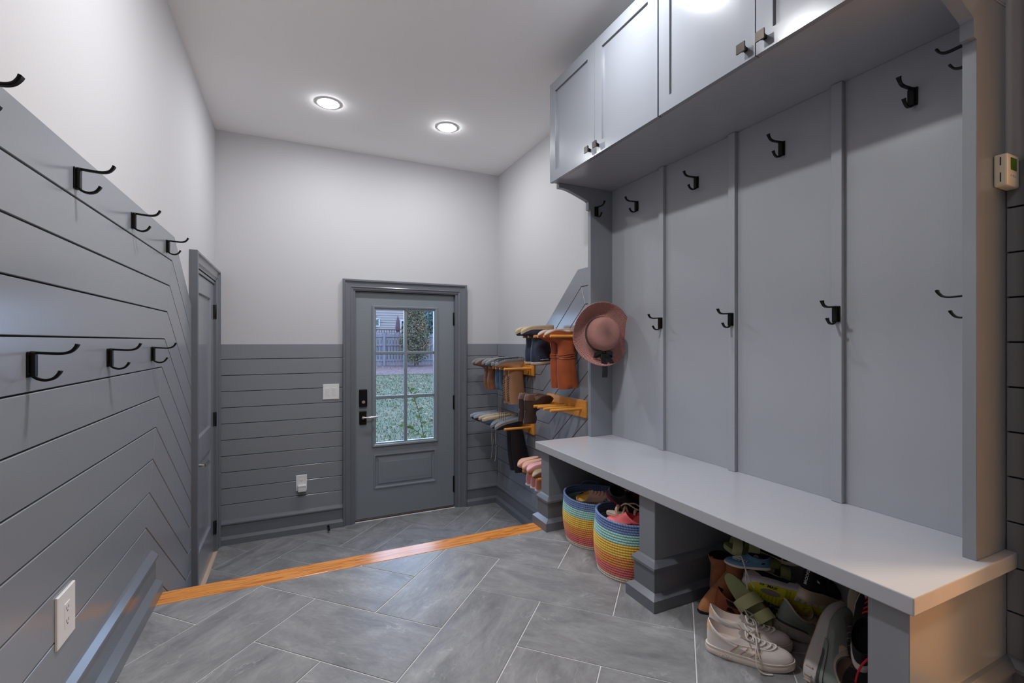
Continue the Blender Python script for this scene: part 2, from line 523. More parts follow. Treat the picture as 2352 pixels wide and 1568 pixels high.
# ---------------------------------------------------------------- casings
CASE = [(0, -.0125), (0, .030), (.006, .034), (.016, .034), (.022, .024), (.030, .021), (.060, .019), (.066, .022), (.070, .018), (.078, .014), (.088, .012), (.088, -.0125)]
bm = N(); moulding(bm, mB, .380, 1.520, ZL, 1.633, CASE, True)
tag(obj('trim_door', bm, PAINT_TRIM), kind='structure')
bm = N(); moulding(bm, mL, YCAS, 4.255, ZL, 1.633, CASE, True)
tag(obj('trim_side_door', bm, PAINT_TRIM), kind='structure')
bm = N(); moulding(bm, mR, OPY0 - .10, OPY1 + .10, 0, OPZ + .10, [(i, h * (.6 if h > 0 else 1)) for i, h in CASE], True)
tag(obj('trim_opening', bm, PAINT_TRIM), kind='structure')

# ---------------------------------------------------------------- door 1 (half-glazed entrance door)
d1 = tag(thing('door_1', 'grey half-glazed entrance door with a six-pane window', None, (0.95, YB, ZL)), kind='structure')
bm = N()  # jamb lining and stop
for x0, x1 in ((D1[0], .486), (1.409, D1[1])):
    box(bm, (x0, YB - .004, ZL), (x1, YB + .15, D1[3]))
box(bm, (.486, YB - .004, 1.535), (1.409, YB + .15, D1[3])); box(bm, (.4861, YB + .080, 1.50), (1.4089, YB + .14, 1.5349))
obj('jamb', bm, PAINT_TRIM, d1)
SX0, SX1, SZ0, SZ1 = .489, 1.406, -.506, 1.531
LX0, LX1, LZ0, LZ1 = .655, 1.222, .150, 1.392
DY = YB + .034   # inner face of the leaf
def mD(a, b, h=0.0): return V((a, DY - h, b))
bm = N()
PX0, PX1, PZ0, PZ1 = .650, 1.227, -.253, .060
for r in (rect(SX0, LX0, SZ0, SZ1), rect(LX1, SX1, SZ0, SZ1), rect(LX0, LX1, LZ1, SZ1), rect(LX0, LX1, PZ1, LZ0), rect(LX0, LX1, SZ0, PZ0)):
    prism(bm, [mD(a, b) for a, b in r], (0, .042, 0))
prism(bm, [mD(a, b, -.02) for a, b in rect(LX0 - .01, LX1 + .01, PZ0, PZ1)], (0, .01, 0))
leaf = obj('door_leaf', bm, PAINT_DOOR, d1)
bm = N(); moulding(bm, mD, PX0, PX1, PZ0, PZ1, [(0, -.001), (.002, .008), (.012, .008), (.020, -.008), (.030, -.010), (.034, -.010), (.044, -.002), (.072, .0), (.074, .001)], cap=True)
obj('raised_panel', bm, PAINT_DOOR, d1, )
bm = N(); moulding(bm, mD, .633, 1.243, .128, 1.411, [(0, -.002), (0, .010), (.006, .016), (.018, .014), (.026, .006), (.036, .004), (.036, -.03)])
obj('glazing_bead', bm, PAINT_DOOR, d1)
bm = N()
def bar(lo, hi):
    box(bm, lo, hi, .004)
bar((.924, DY + .002, .16), (.954, DY + .034, 1.38))
for z0, z1 in ((.966, .993), (.560, .589)):
    bar((.665, DY + .003, z0), (1.207, DY + .033, z1))
obj('muntin', bm, PAINT_DOOR, d1)
for x0, x1 in ((.668, .926), (.952, 1.208)):
    for z0, z1 in ((.16, .562), (.587, .968), (.991, 1.38)):
        bm = N(); vs = [bm.verts.new((x, DY + .018, z)) for x, z in rect(x0, x1, z0, z1)]; bm.faces.new(vs)
        obj('pane', bm, GLASS, d1)
bm = N(); box(bm, (SX0, DY - .006, ZL - .004), (SX1, DY + .06, ZL + .012), .003)
obj('sill', bm, mat('bronze_sill', (92, 66, 48), .5, metal=.3), d1)
for z0, z1 in ((1.239, 1.367), (.423, .564), (-.383, -.22)):
    bm = N(); lathe(bm, [(.006, z0), (.007, z0 + .004), (.007, z1 - .004), (.005, z1)], 10, (1.4065, DY - .005, 0)); box(bm, (1.396, DY - .002, z0 + .004), (1.407, DY + .001, z1 - .004))
    obj('hinge', bm, BLACK, d1, smooth=True, angle=40)
# keypad lock and lever
bm = N(); box(bm, (.521, DY - .026, .501), (.590, DY, .658), .008, 3); kp = obj('keypad_lock', bm, BLACK, d1)
bm = N(); lathe(bm, [(.014, -.031), (.014, -.026), (.015, -.024)], 16, (.556, DY, .545), 'y'); box(bm, (.552, DY - .040, .535), (.560, DY - .028, .556), .001)
obj('thumb_turn', bm, CHROME, kp, smooth=True, angle=40)
bm = N(); box(bm, (.523, DY - .012, .341), (.585, DY, .461), .004, 2); hp = obj('handle_plate', bm, BLACK, d1)
bm = N(); lathe(bm, [(.013, -.045), (.013, -.012)], 16, (.553, DY, .408), 'y'); tube(bm, curve_pts([(.548, DY - .045, .408), (.58, DY - .052, .408), (.64, DY - .052, .408), (.678, DY - .050, .407)], 5), .0085, 10)
obj('lever', bm, CHROME, hp, smooth=True, angle=50)

# ---------------------------------------------------------------- door 2 (panelled side door in the left wall)
d2 = tag(thing('door_2', 'grey two-panel door in the left wall with black hinges', None, (XL, 3.78, ZL)), kind='structure')
bm = N()
box(bm, (XL - .15, D2[0] - .001, ZL), (XL + .006, 3.400, D2[3])); box(bm, (XL - .15, 4.158, ZL), (XL + .006, D2[1], D2[3])); box(bm, (XL - .15, 3.400, 1.522), (XL + .006, 4.158, D2[3]))
obj('jamb', bm, PAINT_TRIM, d2)
DX = XL - .004
def mD2(a, b, h=0.0): return V((DX + h, a, b))
bm = N()
panels = [(3.515, 4.035, .455, 1.405), (3.515, 4.035, -.285, .300)]
for r in (rect(3.403, 3.515, ZL + .012, 1.518), rect(4.035, 4.155, ZL + .012, 1.518), rect(3.515, 4.035, 1.405, 1.518), rect(3.515, 4.035, .30, .455), rect(3.515, 4.035, ZL + .012, -.285)):
    prism(bm, [mD2(a, b) for a, b in r], (-.035, 0, 0))
for p in panels:
    prism(bm, [mD2(a, b, -.014) for a, b in rect(*p)], (-.01, 0, 0))
obj('door_leaf', bm, PAINT, d2)
for p in panels:
    bm = N(); moulding(bm, mD2, *p, [(0, 0), (.004, -.001), (.012, -.013), (.013, -.016)])
    obj('panel_bead', bm, PAINT, d2)
bm = N(); box(bm, (XL - .1, D2[0], ZL - .01), (XL + .022, D2[1], ZL + .004), .002)
obj('threshold', bm, mat('pale_oak_threshold', (205, 180, 160), .45, var=.12, vscale=6, stretch=(12, 1, 1)), d2)
for z0, z1 in ((1.257, 1.365), (.440, .548), (-.385, -.280)):
    bm = N(); lathe(bm, [(.007, z0), (.008, z0 + .003), (.008, z1 - .003), (.006, z1)], 10, (XL + .008, 4.165, 0)); box(bm, (XL - .003, 4.145, z0 + .002), (XL + .004, 4.166, z1 - .002))
    obj('hinge', bm, BLACK, d2, smooth=True, angle=40)
bm = N(); lathe(bm, [(.027, 0), (.027, .008), (.024, .011)], 20, (DX, 3.46, .49), 'x'); obj('deadbolt', bm, BLACK, d2, smooth=True, angle=40)
bm = N(); lathe(bm, [(.027, 0), (.027, .008), (.014, .012), (.011, .045)], 20, (DX, 3.465, .305), 'x')
tube(bm, curve_pts([(DX + .045, 3.462, .305), (DX + .052, 3.49, .304), (DX + .053, 3.55, .303), (DX + .050, 3.585, .301)], 5), [.010] * 15 + [.009], 10)
obj('lever', bm, CHROME, d2, smooth=True, angle=50)

# ---------------------------------------------------------------- recessed lights
def downlight(x, y, label):
    glow = GLOW[0 if y > 3 else 2 if y < 1 else 3 if x > 1 else 1]
    t = thing('ceiling_light', label, 'ceiling light', (x, y, ZC), 'recessed ceiling lights')
    bm = N(); lathe(bm, [(.064, -.004), (.069, -.006), (.084, -.003), (.086, 0.0)], 40, (x, y, ZC), caps=False)
    obj('trim_ring', bm, PLASTIC_W, t, smooth=True)
    bm = N(); lathe(bm, [(.066, -.0045), (.062, -.009), (.03, -.012), (.001, -.0125)], 32, (x, y, ZC), caps=False)
    bmesh.ops.remove_doubles(bm, verts=bm.verts, dist=.0015)
    obj('lens', bm, glow, t)
downlight(.215, 3.497, 'lit round recessed ceiling light, nearer the left wall of the two over the landing')
downlight(1.081, 3.495, 'lit round recessed ceiling light, nearer the wall cabinets of the two over the landing')
for x, y, l in ((.215, 1.60, 'lit round recessed ceiling light over the middle of the upper floor on the left'), (1.081, 1.60, 'lit round recessed ceiling light in front of the cabinet doors'),
                (.215, -.30, 'lit round recessed ceiling light behind the camera on the left'), (1.081, -.30, 'lit round recessed ceiling light behind the camera beside the cased opening')):
    downlight(x, y, l)

# ---------------------------------------------------------------- the room beyond the cased opening
def beyond():
    bm = N(); box(bm, (XR - .02, -1.6, -.1), (4.8, 1.4, -.0005)); tag(obj('floor_beyond', bm, mat('oak_floor_boards', (206, 164, 118), .3, var=.18, vscale=4, stretch=(1, 9, 1))), kind='structure')
    bm = N()
    box(bm, (4.8, -1.6, -.1), (4.9, 1.4, 2.7)); box(bm, (XR + .15, -1.7, -.1), (4.9, -1.6, 2.7)); box(bm, (XR + .15, 1.4, -.1), (4.9, 1.5, 2.7))
    tag(obj('wall_beyond', bm, mat('cream_wall_paint', (232, 222, 204), .7)), kind='structure')
    bm = N(); box(bm, (XR + .14, -1.7, 2.7), (4.9, 1.5, 2.8)); tag(obj('ceiling_beyond', bm, CEIL), kind='structure')
    t = thing('ceiling_lamp', 'warm round flush ceiling lamp in the room through the cased opening', 'ceiling lamp', (3.0, -.1, 2.7))
    bm = N(); lathe(bm, [(.16, 0), (.16, -.02), (.155, -.025)], 32, (3.0, -.1, 2.7)); obj('lamp_base', bm, BRONZE, t, smooth=True, angle=40)
    bm = N(); lathe(bm, [(.15, -.025), (.14, -.06), (.10, -.085), (.04, -.095), (.002, -.096)], 32, (3.0, -.1, 2.7)); obj('lamp_shade', bm, mat('warm_lamp_glass', (255, 236, 206), .4, emit=(255, 222, 180), estr=260), t, smooth=True)
beyond()

# ---------------------------------------------------------------- outside the door
GROUND0 = -0.62
def ground_z(y): return GROUND0 + max(0, y - 6) * .0235
grass_m = mat('lawn_green', (54, 62, 42), .9, var=.35, vscale=1.2, col2=(71, 70, 51), bump=.3, bscale=40)
bm = N()
loft(bm, [[V((x, y, ground_z(y))) for x in (-14, 0, 14, 30)] for y in (YB + .15, 6, 12, 18, 24.3)], False)
tag(obj('lawn', bm, grass_m), kind='structure')
mulch_m = mat('bark_mulch', (71, 51, 53), .95, var=.4, vscale=5, bump=.5, bscale=20)
bm = N(); loft(bm, [[V((x, y, ground_z(y) + .015)) for x in (-14, 0, 14, 30)] for y in (19.4, 22, 27, 60)], False)
tag(obj('ground_mulch', bm, mulch_m), kind='structure')
bm = N(); rg = random.Random(5)
for i in range(34000):
    y = 4.7 + 15.0 * rg.random() ** 1.2; x = -1 + .02 * y + rg.random() * (2.0 + y * .36)
    z = ground_z(y); h = .02 + .035 * rg.random(); w = .003 + .0006 * y; a = rg.random() * PI
    c, s = math.cos(a) * w, math.sin(a) * w
    p = [bm.verts.new(q) for q in ((x - c, y - s, z), (x + c, y + s, z), (x + rg.uniform(-.03, .03), y + rg.uniform(-.03, .03), z + h))]
    bm.faces.new(p)
tag(obj('grass', bm, mat('grass_blades', (65, 76, 46), .8, var=.4, vscale=1.2, col2=(87, 84, 60))), 'short green grass blades scattered over the lawn seen through the door glass', 'grass', kind='stuff')
bm = N()
for i in range(1500):
    y = 4.8 + 19 * rg.random() ** 1.0; x = -1 + .02 * y + rg.random() * (2.0 + y * .36)
    z = ground_z(y) + .03; r = .02 + .045 * rg.random(); a = rg.random() * 6.3
    p = [bm.verts.new((x + r * math.cos(a + k * 1.57) * (1 if k % 2 else .5), y + r * math.sin(a + k * 1.57) * (1 if k % 2 else .5), z + rg.uniform(0, .04))) for k in range(4)]
    bm.faces.new(p)
tag(obj('fallen_leaves', bm, mat('dry_leaves', (117, 95, 76), .9, var=.5, vscale=3, col2=(81, 70, 54))), 'dry tan leaves fallen all over the lawn outside', 'leaves', kind='stuff')

# fence
fm = mat('weathered_fence_wood', (102, 96, 101), .85, var=.16, vscale=3, stretch=(6, 6, .6), perobj=1)
FY = 24.6
fz = ground_z(FY)
fence = thing('picket_fence', 'weathered grey dog-eared picket fence behind the lawn', 'fence', (4.5, FY, fz))
x = 0.2
i = 0
while x < 9.6:
    h = 1.72 + (.05 if i % 2 else 0) + rg.uniform(-.02, .02)
    bm = N(); prism(bm, [(x, FY, fz), (x + .125, FY, fz), (x + .125, FY, fz + h - .1), (x + .085, FY, fz + h), (x + .04, FY, fz + h), (x, FY, fz + h - .1)], (0, .02, 0))
    obj('picket', bm, fm, fence); x += .155; i += 1
for z in (.25, 1.05, 1.5):
    bm = N(); box(bm, (.2, FY - .045, fz + z), (9.7, FY, fz + z + .09)); obj('rail', bm, fm, fence)
for x in (1.2, 3.6, 4.15, 6.0, 8.4):
    bm = N(); box(bm, (x, FY - .10, fz), (x + .11, FY - .01, fz + 1.70)); obj('post', bm, fm, fence)
# neighbouring house with lap siding, deck and rail
sm = mat('pale_lap_siding', (117, 107, 104), .7, var=.05, vscale=1)
HY = 33.0
house = thing('house', 'pale lap-sided neighbouring house standing behind the fence', 'house', (8, HY, 0))
for k in range(34):
    bm = N(); z = .2 + .17 * k
    prism(bm, [(2, HY - .035, z), (13.5, HY - .035, z), (13.5, HY, z + .19), (2, HY, z + .19)], (0, .03, 0))
    obj('siding_board', bm, sm, house)
bm = N(); box(bm, (2, HY + .03, 0), (13.5, HY + 6, 6)); obj('wall', bm, sm, house)
wfm = mat('white_window_frame', (148, 148, 152), .6); wgm = mat('dark_window_glass', (18, 24, 31), .08)
for x0, x1, z0, z1 in ((6.75, 7.55, 1.25, 2.62), (7.6, 8.5, 1.25, 2.62), (4.55, 5.35, 2.1, 2.70)):
    bm = N(); moulding(bm, lambda a, b, h=0: V((a, HY - .04 - h, b)), x0, x1, z0, z1, [(0, 0), (0, .05), (.09, .05), (.09, 0)]); w = obj('window', bm, wfm, house)
    bm = N(); box(bm, (x0 + .08, HY - .05, z0 + .08), (x1 - .08, HY - .041, z1 - .08)); obj('pane', bm, wgm, w)
rm = mat('brown_deck_rail', (60, 43, 40), .8)
deck = thing('deck_rail', 'brown baluster deck rail between the fence and the house', 'railing', (6, 29.5, 1.3))
bm = N(); box(bm, (2, 29.45, 1.80), (11, 29.56, 1.85)); box(bm, (2, 29.47, 1.30), (11, 29.54, 1.34)); obj('rail', bm, rm, deck)
x = 2.1
while x < 10.9:
    bm = N(); box(bm, (x, 29.49, 1.32), (x + .03, 29.52, 1.81)); obj('baluster', bm, rm, deck); x += .155
bm = N(); box(bm, (2, 29.4, 1.02), (11, 32.9, 1.2)); obj('deck_floor', bm, rm, deck)
for x in (2.1, 5, 8, 10.8):
    bm = N(); box(bm, (x, 29.5, 0), (x + .12, 29.62, 1.2)); obj('deck_post', bm, rm, deck)
um = thing('patio_umbrella', 'closed mauve patio umbrella standing on the deck by the house window', 'umbrella', (6.1, 30.5, 1.28))
bm = N(); tube(bm, [(6.1, 30.5, 1.28), (6.1, 30.5, 2.8)], .022, 8); obj('pole', bm, rm, um)
bm = N(); rings = []
for z, r in ((1.72, .09), (1.9, .13), (2.1, .12), (2.4, .09), (2.62, .05), (2.74, .015)):
    rings.append([V((6.1 + r * (1 + .25 * (k % 2)) * math.cos(k * PI / 8), 30.5 + r * (1 + .25 * (k % 2)) * math.sin(k * PI / 8), z)) for k in range(16)])
loft(bm, rings, True, True, True); obj('canopy', bm, mat('mauve_canvas', (65, 46, 56), .9), um, smooth=True)

def leafy(bm, c, rx, ry, rz, n, size, rr, cone=0.0, z0=None):
    for i in range(n):
        while True:
            u = V((rr.uniform(-1, 1), rr.uniform(-1, 1), rr.uniform(-1, 1)))
            if .45 < u.length < 1: break
        t = (u.z + 1) / 2
        k = 1 - cone * t
        p = V((c[0] + u.x * rx * k, c[1] + u.y * ry * k, c[2] + u.z * rz))
        a = V((rr.gauss(0, 1), rr.gauss(0, 1), rr.gauss(0, .6))).normalized(); b = a.cross(V((rr.gauss(0, 1), rr.gauss(0, 1), rr.gauss(0, 1)))).normalized()
        s = size * rr.uniform(.6, 1.3)
        bm.faces.new([bm.verts.new(p + q) for q in (a * s, b * s * .45, -a * s, -b * s * .45)])
lm = [mat('shrub_leaves', (59, 68, 42), .7, var=.5, vscale=1.5, col2=(107, 90, 68), detail=2), mat('evergreen_leaves', (35, 53, 48), .7, var=.4, vscale=1.6, col2=(63, 82, 78)), mat('palm_leaves', (65, 78, 48), .6, var=.3, vscale=2)]
bark = mat('shrub_bark', (65, 56, 48), .9)
def shrub(label, c, rx, rz, n, size, m, cone, name='shrub'):
    t = thing(name, label, 'shrub', (c[0], c[1], ground_z(c[1])))
    g = ground_z(c[1])
    rr = random.Random(int(c[0] * 100))
    bm = N(); tube(bm, [(c[0], c[1], g), (c[0] + .05, c[1], g + rz), (c[0], c[1], g + rz * 1.9)], [.06, .045, .015], 7); 
    for k in range(9):
        a = k * 2.4; z = g + rz * (.25 + .15 * k); q = rx * .6 * (1 - cone * z / (3 * rz))
        tube(bm, [(c[0], c[1], z), (c[0] + q * math.cos(a), c[1] + q * math.sin(a), z + .3)], [.025, .008], 5)
    obj('stem', bm, bark, t)
    bm = N(); leafy(bm, (c[0], c[1], g + rz + .1), rx, rx * .8, rz, n, size, rr, cone); o = obj('foliage', bm, m, t); o['kind'] = 'stuff'
shrub('tall pointed olive green shrub in the mulch bed in front of the fence', (5.60, 23.6), 1.10, 1.85, 9000, .055, lm[0], .72)
shrub('dark blue-green evergreen behind the right end of the fence', (8.3, 26.8), 2.1, 2.9, 8000, .10, lm[1], .5, 'evergreen_tree')
# palm by the house
pt = thing('potted_palm', 'feathery palm in front of the house siding at the left', 'palm', (4.4, 31.0, 1.28))
bm = N(); lathe(bm, [(.16, 1.28), (.22, 1.34), (.26, 1.75), (.27, 1.78)], 14, (4.4, 31, 0)); obj('pot', bm, rm, pt)
bm = N(); rr = random.Random(3)
for k in range(16):
    a = k * 2.4; tilt = rr.uniform(.3, 1.0)
    pts = [V((4.4 + math.cos(a) * r * tilt, 31 + math.sin(a) * r * tilt, 1.8 + r * 1.1 - r * r * tilt * .8)) for r in (0, .35, .7, 1.0, 1.25)]
    for i in range(4):
        for q in range(3):
            p = pts[i].lerp(pts[i + 1], q / 3); d = (pts[i + 1] - pts[i]).normalized(); s = d.cross(V((0, 0, 1))).normalized()
            for sg in (1, -1):
                e = p + s * sg * .22 + d * .1 - V((0, 0, .06))
                bm.faces.new([bm.verts.new(x) for x in (p, p + d * .04, e)])
f_ = obj('fronds', bm, lm[2], pt); f_['kind'] = 'stuff'
# sprig close to the glass
sp = thing('leafy_sprig', 'thin leafy sprig just outside the bottom right door pane', 'plant', (1.30, 4.85, GROUND0))
bm = N(); stem = curve_pts([(1.30, 4.85, GROUND0), (1.27, 4.86, -.1), (1.22, 4.87, .22), (1.16, 4.88, .45), (1.09, 4.9, .60)], 5); tube(bm, stem, .004, 6)
stem2 = curve_pts([(1.29, 4.85, -.1), (1.22, 4.86, .08), (1.12, 4.87, .17), (1.03, 4.87, .2)], 5); tube(bm, stem2, .003, 6); obj('stem', bm, bark, sp)
lfm = mat('sprig_leaf', (102, 118, 48), .5, var=.2, vscale=9)
for k, p in enumerate(stem[5::1] + stem2[4::1]):
    bm = N(); a = rr.random() * 6.3; d = V((math.cos(a), .3 * math.sin(a), rr.uniform(-.2, .6))).normalized(); s = d.cross(V((0, 1, 0.2))).normalized(); Lf = .045 * rr.uniform(.7, 1.3)
    q = [p, p + d * Lf * .35 + s * Lf * .28, p + d * Lf * .75 + s * Lf * .22, p + d * Lf * 1.15, p + d * Lf * .75 - s * Lf * .22, p + d * Lf * .35 - s * Lf * .28]
    bm.faces.new([bm.verts.new(x) for x in q]); obj('leaf', bm, lfm, sp)

# ---------------------------------------------------------------- bench and lockers
BX, BT, BB = 1.305, .487, .443
bench = thing('bench', 'long grey painted bench top running in front of the lockers', 'bench', (1.58, 1.5, BB))
bm = N(); box(bm, (BX, .578, BB), (XR - .0, 2.453, BT), .003, 2); obj('bench_board', bm, PAINT_LIT_TOP, bench)
def pedestal(y0, y1, label, near=False):
    t = thing('bench_pedestal', label, 'pedestal', (1.6, (y0 + y1) / 2, 0), 'bench pedestals')
    bm = N(); box(bm, (1.335, y0, 0), (XR - .004, y1, BB - .0008), .0015); obj('shaft', bm, PAINT, t)
    bm = N(); rings = []
    for h, z in BPROF:
        rings.append([V((1.335 - h, y0 - h, z)), V((1.335 - h, y1 + h, z)), V((XR - .005, y1 + h, z)), V((XR - .005, y0 - h, z))])
    loft(bm, rings, True, True, True); obj('plinth', bm, PAINT_TRIM, t)
    return t
pedestal(2.340, 2.432, 'bench pedestal with stepped plinth at the far end beside the oak nosing')
pedestal(1.468, 1.563, 'middle bench pedestal with stepped plinth between the baskets and the shoe pile')
pedestal(.600, .690, 'near end bench pedestal with its flat end panel facing the cased opening')
# locker sides with bracketed tops
def side_panel(y0, y1, label):
    t = thing('locker_upright', label, 'locker panel', (1.76, (y0 + y1) / 2, BT), 'locker side panels')
    out = [(XR - .001, BT + .0006), (1.680, BT + .0006), (1.680, 1.908), (1.664, 1.911), (1.664, 1.958), (1.650, 1.966), (1.590, 1.988), (1.545, 2.003), (1.510, 2.013), (1.480, 2.017), (1.450, 2.017), (1.450, 2.046), (XR - .001, 2.046)]
    bm = N(); prism(bm, [(x, y0, z) for x, z in out], (0, y1 - y0, 0), .0012); obj('panel', bm, PAINT, t)
    return t
side_panel(2.417, 2.447, 'far locker side panel with a bracketed top, the one the straw hat hangs on')
side_panel(.603, .633, 'near locker side panel with a bracketed top and the thermostat on it')
back = thing('locker_paneling', 'tall grey locker back panel divided by three vertical battens', 'locker panel', (XR, 1.52, BT))
edges = [.633, 1.053, 1.506, 1.957, 2.417]
for i in range(4):
    bm = N(); box(bm, (XR - .010, edges[i] - (.005 if i else -.0005), BT + .0006), (XR - .0005, edges[i + 1] + (.005 if i < 3 else -.0005), 2.046)); obj('back_board', bm, PAINT_LIT, back)
for y0, y1 in ((1.028, 1.067), (1.487, 1.524), (1.942, 1.978)):
    bm = N(); box(bm, (XR - .030, y0, BT + .0006), (XR - .010, y1, 2.0455), .0015); obj('batten', bm, PAINT_LIT, back)
# wall cabinets
def cabinet(y0, y1, label):
    t = thing('wall_cabinet', label, 'cabinet', (1.63, (y0 + y1) / 2, 2.047), 'wall cabinets over the bench')
    bm = N(); box(bm, (1.424, y0, 2.0535), (XR - .001, y1, 2.630)); obj('cabinet_body', bm, PAINT_LIT, t)
    ym = (y0 + y1) / 2
    for (a, b, kn) in ((y0 + .002, ym - .002, -1), (ym + .002, y1 - .002, 1)):
        bm = N(); Z0, Z1, s = 2.043, 2.634, .060
        for r in (rect(a, a + s, Z0, Z1), rect(b - s, b, Z0, Z1), rect(a + s, b - s, Z0, Z0 + s), rect(a + s, b - s, Z1 - s, Z1)):
            prism(bm, [(1.400, y, z) for y, z in r], (.020, 0, 0))
        d = obj('cabinet_door', bm, PAINT, t)
        bm = N(); prism(bm, [(1.4095, y, z) for y, z in rect(a + s, b - s, Z0 + s, Z1 - s)], (.008, 0, 0)); obj('door_panel', bm, PAINT, d)
        ky = (b - .034) if kn < 0 else (a + .034)
        bm = N(); z = 2.083
        box(bm, (1.390, ky - .006, z - .006), (1.4, ky + .006, z + .006)); box(bm, (1.378, ky - .0075, z - .0075), (1.391, ky + .0075, z + .0075))
        loft(bm, [[V((x, ky + q * w, z + r * w)) for q, r in ((-1, -1), (1, -1), (1, 1), (-1, 1))] for x, w in ((1.384, .008), (1.378, .0145), (1.373, .0165), (1.371, .016))], True, True, True)
        obj('knob', bm, BRONZE, d)
cabinet(1.521, 2.442, 'far two-door wall cabinet above the straw hat')
cabinet(.602, 1.517, 'near two-door wall cabinet above the thermostat end of the bench')

sb_ = thing('soffit_board', 'long grey soffit board closing the underside of the wall cabinets', 'panel', (1.63, 1.52, 2.047))
bm = N(); box(bm, (1.426, .602, 2.0468), (XR - .001, 2.442, 2.0532), .001); obj('soffit_panel', bm, PAINT_LIT, sb_)

# ---------------------------------------------------------------- coat hooks
def make_hook():
    t = thing('coat_hook')
    bm = N(); box(bm, (0, -.0145, -.030), (.004, .0145, .030), .0025, 2); obj('mounting_plate', bm, BLACK, t, local=True)
    bm = N(); box(bm, (.003, -.0095, -.029), (.013, .0095, .029), .003, 2); obj('hook_body', bm, BLACK, t, local=True)
    for y in (-.011, .011):
        for z in (-.022, .022):
            bm = N(); lathe(bm, [(.0026, .004), (.0022, .0052), (.0008, .0055)], 8, (0, y, z), 'x'); obj('screw', bm, BRONZE, t, local=True)
    bm = N(); c = curve_pts([(.004, 0, .0275), (.03, 0, .0255), (.058, 0, .0245), (.074, 0, .029), (.083, 0, .039), (.0865, 0, .047)], 4)
    n = len(c); strap(bm, c, [.011 + (.006 * max(0, (i / n - .65) / .35)) for i in range(n)], .0062, (0, 1, 0)); obj('upper_prong', bm, BLACK, t, smooth=True, angle=50, local=True)
    bm = N(); c = curve_pts([(.006, 0, -.026), (.016, 0, -.034), (.030, 0, -.0375), (.044, 0, -.033), (.053, 0, -.022), (.0555, 0, -.016)], 4)
    n = len(c); strap(bm, c, [.010 + (.005 * max(0, (i / n - .65) / .35)) for i in range(n)], .0060, (0, 1, 0)); obj('lower_prong', bm, BLACK, t, smooth=True, angle=50, local=True)
    return t
hook0 = make_hook()
first = [True]
def hook(loc, nrm, label, group):
    o = hook0 if first[0] else copy_tree(hook0)
    first[0] = False
    tag(o, label, 'coat hook', group)
    basis(o, loc, nrm, (0, 0, 1))
ord_ = ['nearest, cut by the picture edge', 'second', 'third', 'farthest, beside the mitred boards']
for i, (y, w) in enumerate(((1.19, 'nearest of upper row'), (1.69, 'second of upper row'), (2.19, 'third of upper row'), (2.71, 'farthest of upper row'))):
    hook((XL, y, 1.541), (1, 0, 0), 'black coat hook on the left wall boards, ' + w, 'coat hooks on the left wall')
for y, w in ((1.442, 'nearest of lower row'), (1.942, 'middle of lower row'), (2.453, 'farthest of lower row')):
    hook((XL, y, 1.032), (1, 0, 0), 'black coat hook on the left wall boards, ' + w, 'coat hooks on the left wall')
for y, w in ((2.179, 'locker bay next to the straw hat'), (1.727, 'second locker bay from the straw hat'), (1.273, 'third locker bay from the straw hat'), (.820, 'locker bay nearest the thermostat')):
    hook((XR - .010, y, 1.889), (-1, 0, 0), 'black coat hook high on the back of the ' + w, 'coat hooks in the lockers')
for y, w in ((1.960, 'batten nearest the straw hat'), (1.506, 'middle batten'), (1.047, 'batten nearest the thermostat')):
    hook((XR - .030, y, 1.187), (-1, 0, 0), 'black double coat hook at mid height on the ' + w, 'coat hooks in the lockers')
hook((1.722, 2.417, 1.902), (0, -1, 0), 'black double coat hook high on the far locker side, over the straw hat', 'coat hooks in the lockers')
hook((1.690, 2.417, 1.18), (0, -1, 0), 'black double coat hook hidden behind the straw hat it carries', 'coat hooks in the lockers')
hook((1.752, .6325, 1.917), (0, 1, 0), 'black coat hook high on the near locker side, only prongs showing', 'coat hooks in the lockers')
hook((1.752, .6325, 1.192), (0, 1, 0), 'black coat hook at mid height on the near locker side, only prongs showing', 'coat hooks in the lockers')

# ---------------------------------------------------------------- thermostat, plates, door stop
th = thing('thermostat', 'cream thermostat with a green display on the near locker side', 'thermostat', (1.80, .603, 1.56))
bm = N(); box(bm, (1.777, .5745, 1.517), (1.852, .6028, 1.606), .004, 2); obj('case', bm, CREAM_PL, th)
bm = N(); box(bm, (1.797, .5738, 1.562), (1.834, .5746, 1.596)); obj('display', bm, LCD, th)
for z0, z1 in ((1.575, 1.598), (1.529, 1.555)):
    bm = N(); box(bm, (1.7764, .587, z0), (1.7775, .5895, z1)); obj('vent_slot', bm, PLASTIC_S, th)
bm = N()
for x in (1.80, 1.812, 1.824): lathe(bm, [(.003, -.0010), (.003, 0), (.0005, .0001)], 8, (x, .5746, 1.546), 'y')
obj('button', bm, mat('grey_buttons', (190, 182, 170), .5), th)

